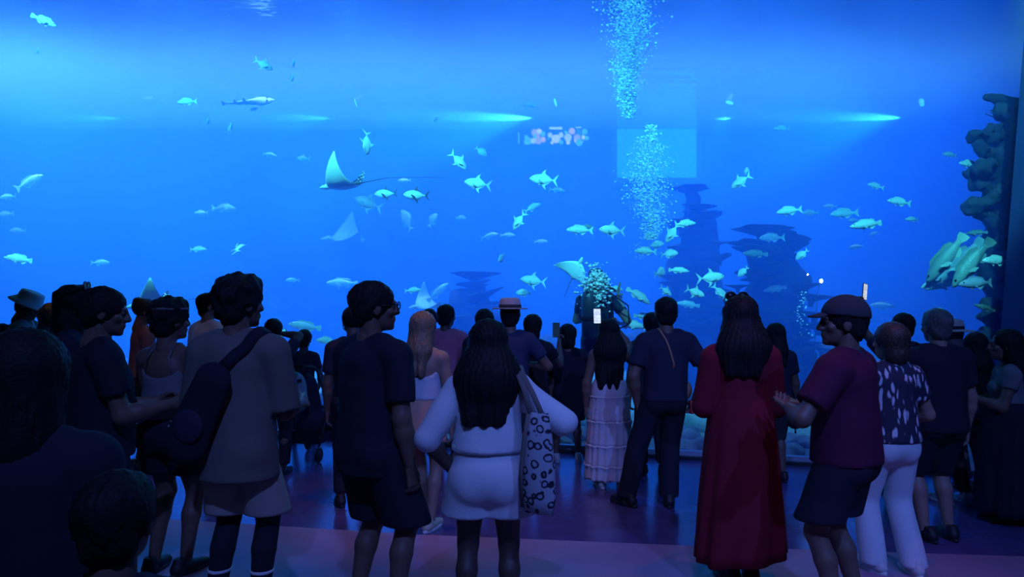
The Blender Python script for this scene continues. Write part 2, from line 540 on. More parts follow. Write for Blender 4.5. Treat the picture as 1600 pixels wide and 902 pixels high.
# housings and rail made up for the added fill spotlights
rail = mo('fill_lamp_rail', sweep([(-12, 1.55 - 0.275 * -12, 8.8), (5.2, 1.55 - 0.275 * 5.2, 8.8)], 0.03, 6), M_house)
tag(rail, 'added black lamp rail under the hall ceiling', 'rail')
for i, (x, y, z) in enumerate(FILL_SPOTS):
    r = empty('fill_spotlight', (x, y, z)); tag(r, 'added fill spotlight on the ceiling rail, ' + ('leftmost', 'second from left', 'third from left', 'middle one', 'third from right', 'second from right', 'rightmost')[i], 'lamp', 'added fill spotlights on the hall ceiling rail')
    Q = Vector((2.2, 8.0, -4.2)).to_track_quat('Z', 'Y').to_matrix().to_4x4()
    mo('housing', xf(lathe([(0.06, -0.28), (0.10, -0.26), (0.12, -0.02), (0.13, -0.01), (0.12, -0.012)], 14), Q), M_house, r)
    mo('stem', sweep([(0, -0.05, 0.05), (0, -0.05, 0.25)], 0.015, 6), M_house, r)

# small bright points built as glowing beads on rods by the right reef
for px, py, d, r0, lab in ((1283, 439, 12.0, 0.028, 'bright white glowing bead low over the right reef'), (1262, 429, 12.3, 0.011, 'tiny white glowing bead left of the bright bead')):
    p = px3(px, py, d)
    r = empty('glow_bead', p); tag(r, lab, 'lamp')
    mo('lens', lathe([(r0 * 0.5, -r0), (r0, 0), (r0 * 0.5, r0)], 10), pm('bead_glow', (1, 1, 1), emit=(1, 0.95, 0.7), estr=60), r)
    mo('rod', sweep([(0, 0.01, 0), (0.02, 0.2, -0.2), (0.05, 0.5, -p.z)], 0.008, 6), M_house, r)

# ---------------------------------------------------------------- reef, rocks, coral
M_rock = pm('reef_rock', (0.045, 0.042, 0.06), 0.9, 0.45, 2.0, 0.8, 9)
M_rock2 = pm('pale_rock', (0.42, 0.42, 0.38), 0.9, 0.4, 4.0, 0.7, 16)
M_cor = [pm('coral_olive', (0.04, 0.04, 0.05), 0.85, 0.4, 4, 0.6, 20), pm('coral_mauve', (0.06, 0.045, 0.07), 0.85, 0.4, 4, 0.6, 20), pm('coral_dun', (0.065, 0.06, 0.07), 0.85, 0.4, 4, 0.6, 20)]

def plate(r, seed, t=0.05, lift=0.25):
    """a lobed coral plate with a short stem"""
    rn = random.Random(seed); n = 22
    a = [rn.uniform(0, 6.28) for _ in range(3)]
    def R(th): return r * (1 + 0.16 * math.sin(3 * th + a[0]) + 0.1 * math.sin(5 * th + a[1]) + 0.05 * math.sin(9 * th + a[2]))
    rings = []
    for k, z in ((0.12, -0.5 * r), (0.16, -0.22 * r), (0.55, -0.06 * r), (0.97, lift * r * 0.4 - t * 0.5), (1.0, lift * r * 0.4), (0.96, lift * r * 0.4 + t * 0.5), (0.5, t * 0.6), (0.1, t * 0.3)):
        rings.append([(R(2 * PI * i / n) * k * math.cos(2 * PI * i / n), R(2 * PI * i / n) * k * math.sin(2 * PI * i / n), z) for i in range(n)])
    return loft(rings)

PLATES = [new_mesh('coral_plate', *plate(1.0, s), None) for s in range(5)]
def put_plate(root, p, r, k, rx=0.0, ry=0.0, rz=0.0, mat=0, sz=1.0, name='coral_plate'):
    me = PLATES[k % 5]
    key = (k % 5, mat)
    if key not in PL2:
        m2 = me.copy(); m2.materials.clear(); m2.materials.append(M_cor[mat]); PL2[key] = m2
    o = obj(name, PL2[key], root)
    o.location = p; o.rotation_euler = (rx, ry, rz); o.scale = (r, r, r * sz)
    return o
PL2 = {}

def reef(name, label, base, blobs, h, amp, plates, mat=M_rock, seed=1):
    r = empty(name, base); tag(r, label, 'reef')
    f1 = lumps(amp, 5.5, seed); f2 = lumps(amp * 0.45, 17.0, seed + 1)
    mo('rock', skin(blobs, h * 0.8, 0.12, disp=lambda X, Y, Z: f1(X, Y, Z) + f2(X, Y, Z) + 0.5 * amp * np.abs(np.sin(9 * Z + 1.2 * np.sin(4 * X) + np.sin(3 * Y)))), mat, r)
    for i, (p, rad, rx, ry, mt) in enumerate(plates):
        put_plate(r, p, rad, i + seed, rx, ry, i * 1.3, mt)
    return r

def rel(px, py, d, base):
    return px3(px, py, d) - Vector(base)

# tall reef stack behind the diver (right of the bubbles)
def shelves(px0, px1, py0, py1, n, d, base, seed, wid=0.36):
    rn = random.Random(seed); out = []
    for i in range(n):
        u = i / max(1, n - 1)
        py = py0 + (py1 - py0) * u + rn.uniform(-5, 5)
        half = (px1 - px0) / 2 * (0.55 + 0.45 * u)
        px = (px0 + px1) / 2 + rn.uniform(-1, 1) * half
        out.append((rel(px, py, d - rn.uniform(0.05, 0.55) - 0.3 * u, base), wid * rn.uniform(0.6, 1.15), rn.uniform(-.15, .25), rn.uniform(-.2, .2), rn.randrange(3)))
    return out
b0 = (px3(1090, 500, 15.2).x, 15.2, 0.1)
def q0(px, py, dy=0): return rel(px, py, 15.2 + dy, b0)
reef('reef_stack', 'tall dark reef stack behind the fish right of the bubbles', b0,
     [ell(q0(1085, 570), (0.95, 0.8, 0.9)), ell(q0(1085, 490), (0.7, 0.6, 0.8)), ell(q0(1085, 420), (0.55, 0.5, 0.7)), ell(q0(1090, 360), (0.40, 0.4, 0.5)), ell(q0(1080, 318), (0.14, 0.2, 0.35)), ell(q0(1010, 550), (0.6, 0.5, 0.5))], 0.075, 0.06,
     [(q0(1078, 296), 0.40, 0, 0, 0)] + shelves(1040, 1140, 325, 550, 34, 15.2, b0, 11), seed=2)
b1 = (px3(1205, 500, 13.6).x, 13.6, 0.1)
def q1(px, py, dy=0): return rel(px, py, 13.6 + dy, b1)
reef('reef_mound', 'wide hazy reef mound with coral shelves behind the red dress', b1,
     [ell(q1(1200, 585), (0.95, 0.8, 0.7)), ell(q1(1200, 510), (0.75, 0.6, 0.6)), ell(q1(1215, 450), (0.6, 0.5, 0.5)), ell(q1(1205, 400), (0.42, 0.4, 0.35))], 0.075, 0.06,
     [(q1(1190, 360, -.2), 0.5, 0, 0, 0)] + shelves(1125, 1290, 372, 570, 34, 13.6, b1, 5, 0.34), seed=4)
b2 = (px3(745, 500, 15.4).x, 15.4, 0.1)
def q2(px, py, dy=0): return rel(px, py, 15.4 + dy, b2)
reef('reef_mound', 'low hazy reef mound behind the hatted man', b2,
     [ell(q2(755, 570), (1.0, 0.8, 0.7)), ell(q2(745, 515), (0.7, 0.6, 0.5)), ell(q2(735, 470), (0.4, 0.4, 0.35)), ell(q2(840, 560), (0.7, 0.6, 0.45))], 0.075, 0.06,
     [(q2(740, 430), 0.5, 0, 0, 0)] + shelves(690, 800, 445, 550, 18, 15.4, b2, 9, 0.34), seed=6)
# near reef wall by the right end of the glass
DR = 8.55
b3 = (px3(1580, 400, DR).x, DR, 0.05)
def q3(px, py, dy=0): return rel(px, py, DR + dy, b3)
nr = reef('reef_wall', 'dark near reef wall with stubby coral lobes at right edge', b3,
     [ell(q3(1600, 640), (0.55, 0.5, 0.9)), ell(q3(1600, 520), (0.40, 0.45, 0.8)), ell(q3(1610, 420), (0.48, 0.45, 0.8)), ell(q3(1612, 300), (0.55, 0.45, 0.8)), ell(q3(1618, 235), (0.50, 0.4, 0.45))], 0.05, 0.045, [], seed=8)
LOBES = [(1530, 217, .17, 0), (1528, 240, .13, 0), (1532, 262, .15, 2), (1522, 274, .14, 0), (1530, 297, .15, 1), (1524, 320, .16, 2), (1535, 337, .14, 0), (1545, 350, .13, 1), (1560, 378, .14, 0), (1550, 205, .12, 1), (1572, 185, .18, 2), (1590, 182, .16, 0),
         (1552, 480, .17, 2), (1545, 505, .16, 0), (1535, 525, .17, 1), (1560, 440, .13, 1), (1560, 250, .15, 1), (1565, 300, .15, 2), (1562, 345, .14, 1), (1575, 225, .14, 0)]
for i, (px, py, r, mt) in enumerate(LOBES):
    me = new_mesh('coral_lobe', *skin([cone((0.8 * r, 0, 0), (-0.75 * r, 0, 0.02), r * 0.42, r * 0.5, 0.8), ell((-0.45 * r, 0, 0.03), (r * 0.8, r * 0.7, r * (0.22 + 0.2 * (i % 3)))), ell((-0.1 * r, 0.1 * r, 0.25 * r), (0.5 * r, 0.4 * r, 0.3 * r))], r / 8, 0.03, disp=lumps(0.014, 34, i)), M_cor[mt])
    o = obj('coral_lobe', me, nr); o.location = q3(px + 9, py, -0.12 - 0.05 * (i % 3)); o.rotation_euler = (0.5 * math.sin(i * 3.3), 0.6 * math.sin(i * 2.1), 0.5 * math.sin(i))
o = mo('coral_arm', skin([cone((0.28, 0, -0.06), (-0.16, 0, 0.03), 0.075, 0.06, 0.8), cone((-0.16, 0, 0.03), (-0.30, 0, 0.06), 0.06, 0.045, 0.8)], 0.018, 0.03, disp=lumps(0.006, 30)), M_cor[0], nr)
o.location = q3(1583, 160, -0.1)
br = []
rn = random.Random(3)
for k in range(9):
    p = [q3(1572, 190, -0.15)]
    a = rn.uniform(1.7, 3.0)
    for s in range(4):
        a += rn.uniform(-.35, .35)
        p.append(p[-1] + Vector((math.cos(a) * 0.055, rn.uniform(-.03, .03), math.sin(a) * 0.05)))
    br.append(sweep(p, [0.014, 0.012, 0.009, 0.007, 0.004], 5))
mo('branch_coral', join(*br), M_cor[0], nr)

# rocks and coral pieces on the sand near the glass
ROCKS = [new_mesh('rock', *skin([ell((0, 0, 0.1), (0.5, 0.42, 0.3)), ell((0.25, 0.1, 0.2), (0.3, 0.3, 0.25)), ell((-0.25, -0.05, 0.05), (0.3, 0.3, 0.2))], 0.06, 0.1, disp=lumps(0.04, 9 + 2 * s, s)), M_rock2 if s < 3 else M_rock) for s in range(5)]
RP = [(1088, 668, 8.7, .5, 0), (1068, 655, 9.4, .55, 1), (1085, 632, 10.2, .6, 2), (1075, 605, 11.5, .7, 3), (1232, 690, 8.6, .4, 1), (1240, 665, 9.3, .5, 2), (892, 640, 9.4, .5, 0), (875, 610, 10.6, .6, 1), (900, 585, 12.2, .7, 2), (870, 668, 9.0, .35, 2),
      (450, 655, 10.2, .5, 0), (462, 640, 11.0, .6, 1), (505, 642, 10.6, .55, 2), (520, 612, 12.4, .7, 3), (448, 625, 12, .6, 2), (1030, 640, 9.7, .5, 0), (1035, 600, 11.6, .7, 4), (1000, 560, 14, .8, 4), (700, 640, 10.2, .5, 1), (860, 572, 13.1, .6, 3), (1110, 570, 13, .8, 4), (1170, 600, 11.8, .6, 3), (1250, 620, 11, .6, 0), (1130, 640, 9.7, .5, 1), (940, 620, 10.4, .6, 2), (600, 620, 11.6, .6, 0), (1400, 620, 10.6, .6, 3), (1540, 630, 9.6, .6, 4), (300, 600, 13, .7, 1), (380, 620, 12, .6, 0)]
RL = ['pale rock against the glass between trousers and red dress', 'pale rock just behind the one by the red dress', 'flat pale rock third from the glass by the red dress', 'dark rock deepest of the row by the red dress', 'pale rock at the glass under the hanging handbag', 'flat pale rock behind the one under the handbag', 'pale rock behind the legs of the black-dress child', 'pale rock between black dress child and white shirt elbow', 'flat pale rock far behind the black-dress child', 'small pale rock nearest the glass left of the child',
      'pale rock in the gap left of the boy', 'pale rock at the boy\'s knees', 'flat pale rock behind the stroller', 'dark rock far behind the stroller handle', 'flat pale rock far left of the boy', 'pale rock between the legs of the trousered man', 'dark rock behind the trousered man\'s hip', 'dark rock at the foot of the tall reef stack', 'pale rock behind the blonde woman\'s skirt', 'dark rock at the right foot of the low reef mound', 'dark rock behind the red dress sleeve', 'dark rock hidden low behind the red dress', 'pale rock left of the capped man\'s hip', 'pale rock behind the red dress hem', 'flat pale rock behind the tiered white skirt', 'pale rock behind the big man in black', 'dark rock behind the leaf-print blouse', 'dark rock at the foot of the reef wall', 'pale rock behind the white T-shirt person', 'pale rock behind the curly-haired man']
for i, (px, py, d, r, k) in enumerate(RP):
    x = (px - 800) / F * d
    o = obj('rock', ROCKS[k]); o.location = (x, d, sandz(x, d) - 0.03 * r); o.scale = (r, r, r * (0.7 + 0.1 * (i % 4))); o.rotation_euler = (0, 0, i * 1.7)
    tag(o, RL[i], 'rock', 'rocks on the aquarium sand')

# ---------------------------------------------------------------- fish
def fish_mat(name, back, belly, rough=0.4):
    """counter-shaded scaly skin: darker back, pale belly, fine scale relief"""
    m = bpy.data.materials.new(name); nt, N, L = nodes(m)
    b = N['Principled BSDF']; b.inputs['Roughness'].default_value = rough
    tc = N.new('ShaderNodeTexCoord'); sx = N.new('ShaderNodeSeparateXYZ'); L.new(tc.outputs['Object'], sx.inputs[0])
    no = N.new('ShaderNodeTexNoise'); no.inputs['Scale'].default_value = 9; L.new(tc.outputs['Object'], no.inputs['Vector'])
    ma = N.new('ShaderNodeMath'); ma.operation = 'MULTIPLY_ADD'; ma.inputs[1].default_value = 0.16; L.new(no.outputs['Fac'], ma.inputs[0]); L.new(sx.outputs['Z'], ma.inputs[2])
    mr = N.new('ShaderNodeMapRange'); mr.inputs['From Min'].default_value = -0.02; mr.inputs['From Max'].default_value = 0.24; L.new(ma.outputs[0], mr.inputs['Value'])
    mx = N.new('ShaderNodeMix'); mx.data_type = 'RGBA'; mx.inputs[6].default_value = (*belly, 1); mx.inputs[7].default_value = (*back, 1)
    L.new(mr.outputs['Result'], mx.inputs[0]); L.new(mx.outputs[2], b.inputs['Base Color'])
    vo = N.new('ShaderNodeTexVoronoi'); vo.inputs['Scale'].default_value = 45; L.new(tc.outputs['Object'], vo.inputs['Vector'])
    bp = N.new('ShaderNodeBump'); bp.inputs['Strength'].default_value = 0.25; bp.inputs['Distance'].default_value = 0.01
    L.new(vo.outputs['Distance'], bp.inputs['Height']); L.new(bp.outputs[0], b.inputs['Normal'])
    return m

FM = {'silver': fish_mat('fish_silver', (0.62, 0.70, 0.66), (0.95, 0.97, 0.95)), 'grey': fish_mat('fish_grey', (0.42, 0.48, 0.46), (0.75, 0.8, 0.76)),
      'olive': fish_mat('fish_olive', (0.19, 0.25, 0.22), (0.38, 0.44, 0.40)), 'mauve': fish_mat('fish_mauve', (0.33, 0.30, 0.42), (0.5, 0.48, 0.6)), 'white': fish_mat('fish_white', (0.9, 0.88, 0.85), (1, 1, 1))}
M_eye = pm('fish_eye', (0.01, 0.01, 0.015), 0.15)
M_fin = pm('fish_fin', (0.72, 0.78, 0.72), 0.5, 0.2, 12)
M_find = pm('fish_fin_dusky', (0.10, 0.10, 0.16), 0.5, 0.2, 12)

PROFILE = {   # x, top, bottom, half width  (snout at +0.5, tail root near -0.33)
    'trevally': [(.50, .012, .012, .006), (.46, .06, .045, .03), (.38, .125, .105, .055), (.26, .175, .155, .07), (.10, .195, .18, .075), (-.05, .17, .165, .065), (-.18, .11, .105, .045), (-.27, .05, .045, .022), (-.33, .022, .02, .012), (-.36, .03, .03, .008)],
    'snapper': [(.50, .012, .02, .008), (.45, .055, .05, .035), (.36, .11, .085, .06), (.24, .15, .11, .075), (.08, .16, .125, .078), (-.08, .135, .11, .065), (-.2, .09, .075, .045), (-.29, .05, .045, .025), (-.34, .04, .038, .015), (-.37, .045, .045, .008)],
    'grouper': [(.50, .012, .02, .012), (.44, .05, .055, .045), (.34, .095, .085, .07), (.2, .13, .105, .082), (.04, .135, .11, .08), (-.12, .11, .095, .065), (-.24, .075, .065, .042), (-.31, .055, .05, .025), (-.35, .055, .052, .016), (-.37, .058, .056, .008)],
    'bream': [(.50, .012, .02, .008), (.46, .075, .06, .035), (.38, .15, .115, .06), (.26, .21, .165, .075), (.1, .23, .195, .078), (-.06, .2, .175, .065), (-.18, .125, .115, .042), (-.27, .06, .055, .022), (-.32, .035, .035, .012), (-.35, .04, .04, .008)],
    'guitarfish': [(.50, .006, .006, .008), (.44, .02, .02, .06), (.34, .04, .035, .13), (.22, .06, .045, .15), (.1, .06, .045, .09), (-.05, .045, .04, .05), (-.2, .035, .03, .032), (-.32, .024, .02, .02), (-.42, .016, .014, .012), (-.46, .01, .01, .006)]}
FINS = {
    'trevally': {'tail_fin': [(-.335, .02), (-.42, .12), (-.54, .235), (-.475, .09), (-.43, 0), (-.475, -.09), (-.54, -.235), (-.42, -.12), (-.335, -.02)],
                 'dorsal_fin': [(.10, .18), (.02, .30), (-.08, .375), (-.045, .27), (-.06, .215), (-.2, .12), (-.27, .06), (-.27, .03), (-.05, .14)],
                 'anal_fin': [(.06, -.165), (-.02, -.28), (-.12, -.36), (-.075, -.25), (-.08, -.20), (-.2, -.115), (-.27, -.055), (-.27, -.03), (-.05, -.14)],
                 'pelvic_fin': [(.2, -.15), (.12, -.215), (.1, -.165)]},
    'snapper': {'tail_fin': [(-.345, .03), (-.41, .1), (-.5, .16), (-.465, .06), (-.45, 0), (-.465, -.06), (-.5, -.16), (-.41, -.1), (-.345, -.03)],
                'dorsal_fin': [(.25, .14), (.2, .205), (.08, .215), (-.06, .19), (-.17, .165), (-.24, .11), (-.22, .06), (0, .13)],
                'anal_fin': [(-.02, -.11), (-.07, -.18), (-.14, -.165), (-.22, -.08), (-.2, -.05), (-.08, -.09)],
                'pelvic_fin': [(.2, -.1), (.1, -.2), (.1, -.11)]},
    'grouper': {'tail_fin': [(-.345, .045), (-.42, .085), (-.49, .09), (-.5, .04), (-.505, 0), (-.5, -.04), (-.49, -.09), (-.42, -.085), (-.345, -.045)],
                'dorsal_fin': [(.25, .115), (.18, .175), (.05, .175), (-.06, .16), (-.17, .165), (-.27, .115), (-.26, .06), (0, .11)],
                'anal_fin': [(-.08, -.09), (-.12, -.155), (-.2, -.14), (-.27, -.08), (-.24, -.05)],
                'pelvic_fin': [(.18, -.1), (.08, -.185), (.08, -.1)]},
    'bream': {'tail_fin': [(-.33, .03), (-.4, .11), (-.5, .175), (-.45, .06), (-.43, 0), (-.45, -.06), (-.5, -.175), (-.4, -.11), (-.33, -.03)],
              'dorsal_fin': [(.25, .2), (.18, .265), (.05, .28), (-.1, .24), (-.2, .17), (-.25, .1), (-.22, .07), (0, .19)],
              'anal_fin': [(.02, -.18), (-.04, -.26), (-.12, -.22), (-.22, -.12), (-.22, -.07)],
              'pelvic_fin': [(.2, -.16), (.1, -.26), (.1, -.17)]},
    'guitarfish': {'tail_fin': [(-.42, .015), (-.5, .09), (-.49, .02), (-.5, -.05), (-.42, -.012)],
                   'dorsal_fin': [(-.02, .04), (-.08, .13), (-.1, .035)], 'anal_fin': [(-.2, .03), (-.255, .105), (-.27, .025)], 'pelvic_fin': [(.02, -.035), (-.05, -.07), (-.06, -.03)]}}


def fish_parts(kind, bend=0.0):
    rings = []
    for x, t, b, w in PROFILE[kind]:
        ring = []
        for k in range(12):
            a = 2 * PI * k / 12
            z = math.sin(a); y = math.cos(a)
            ring.append((x, w * y * (1 - 0.25 * abs(z)), (t if z > 0 else b) * z))
        rings.append(ring)
    P = {'body': loft(rings)}
    for nm, poly in FINS[kind].items():
        P[nm] = extrude(poly, 0.012)
    yw = 0.07 if kind != 'guitarfish' else 0.1
    P['pectoral_fin'] = xf(extrude([(.2, .0), (.12, -.075), (0.0, -.10), (.05, -.03), (.19, .03)], 0.008), Matrix.Translation((0, yw, -0.02)) @ Matrix.Rotation(0.45, 4, 'Z'))
    P['pectoral_fin.001'] = xf(extrude([(.2, .0), (.12, -.075), (0.0, -.10), (.05, -.03), (.19, .03)], 0.008), Matrix.Translation((0, -yw, -0.02)) @ Matrix.Rotation(-0.45, 4, 'Z'))
    ex = {'trevally': (.41, .035, .047), 'snapper': (.38, .05, .052), 'grouper': (.39, .045, .057), 'bream': (.4, .05, .055), 'guitarfish': (.36, .04, .05)}[kind]
    for sgn, nm in ((1, 'eye'), (-1, 'eye.001')):
        P[nm] = lathe([(0.004, -0.014), (0.016, -0.007), (0.018, 0.0), (0.016, 0.007), (0.004, 0.014)], 8)
        P[nm] = xf(P[nm], Matrix.Translation((ex[0], sgn * ex[2], ex[1])) @ Matrix.Rotation(PI / 2, 4, 'X'))
    if bend:
        for nm in P:
            v = np.array(P[nm][0], float)
            v[:, 1] += bend * np.where(v[:, 0] < 0.1, (v[:, 0] - 0.1) ** 2, 0.3 * (v[:, 0] - 0.1) ** 2)
            P[nm] = (v, P[nm][1])
    return P


FISH = {}
def fish_mesh(kind, col, bend, dusky):
    key = (kind, col, bend, dusky)
    if key not in FISH:
        P = fish_parts(kind, bend); d = {}
        for nm, vf in P.items():
            m = M_eye if nm.startswith('eye') else (FM[col] if nm == 'body' or col in ('olive', 'mauve', 'grey') else (M_find if dusky else M_fin))
            d[nm] = new_mesh(nm.split('.')[0], vf[0], vf[1], m, smooth=(nm == 'body' or nm.startswith('eye')))
        me = new_mesh('fish', *join(*[vf for nm, vf in P.items() if not nm.startswith('eye')]), FM[col])
        FISH[key] = (d, me)
    return FISH[key]


def frame(fwd, up, loc, s):
    f = Vector(fwd).normalized(); u = Vector(up); u = (u - f * u.dot(f)).normalized(); y = u.cross(f)
    M = Matrix(((f.x, y.x, u.x, loc[0]), (f.y, y.y, u.y, loc[1]), (f.z, y.z, u.z, loc[2]), (0, 0, 0, 1)))
    return M @ Matrix.Scale(s, 4)


def fish(kind, px, py, L, ang, yaw, w, label, col='silver', up=None, dusky=False, bend=None, cat='fish'):
    """L: length in pixels if seen side-on; ang: heading in the picture plane; yaw: turned away(+) or towards(-) the glass; w: metres behind the glass"""
    d = glass_d(px) + w
    loc = px3(px, py, d)
    a = math.radians(ang); yw = math.radians(yaw)
    fwd = Vector((math.cos(a) * math.cos(yw), math.sin(yw), math.sin(a) * math.cos(yw)))
    if up is None:
        up = (0.75, -0.6, 0.1) if abs(math.cos(a)) < 0.4 else (0, 0, 1)
    s = L * d / F
    if bend is None:
        bend = (0.25, -0.25, 0.0)[int(px + py) % 3]
    parts, whole = fish_mesh(kind, col, bend, dusky)
    M = frame(fwd, up, loc, s)
    small = L < 19 or w > 6.5
    if small:
        o = obj('fish', whole)
    else:
        o = empty('fish')
        for nm, me in parts.items():
            obj(nm.split('.')[0], me, o)
    o.matrix_world = M
    tag(o, label, cat, 'fish in the aquarium')
    return o

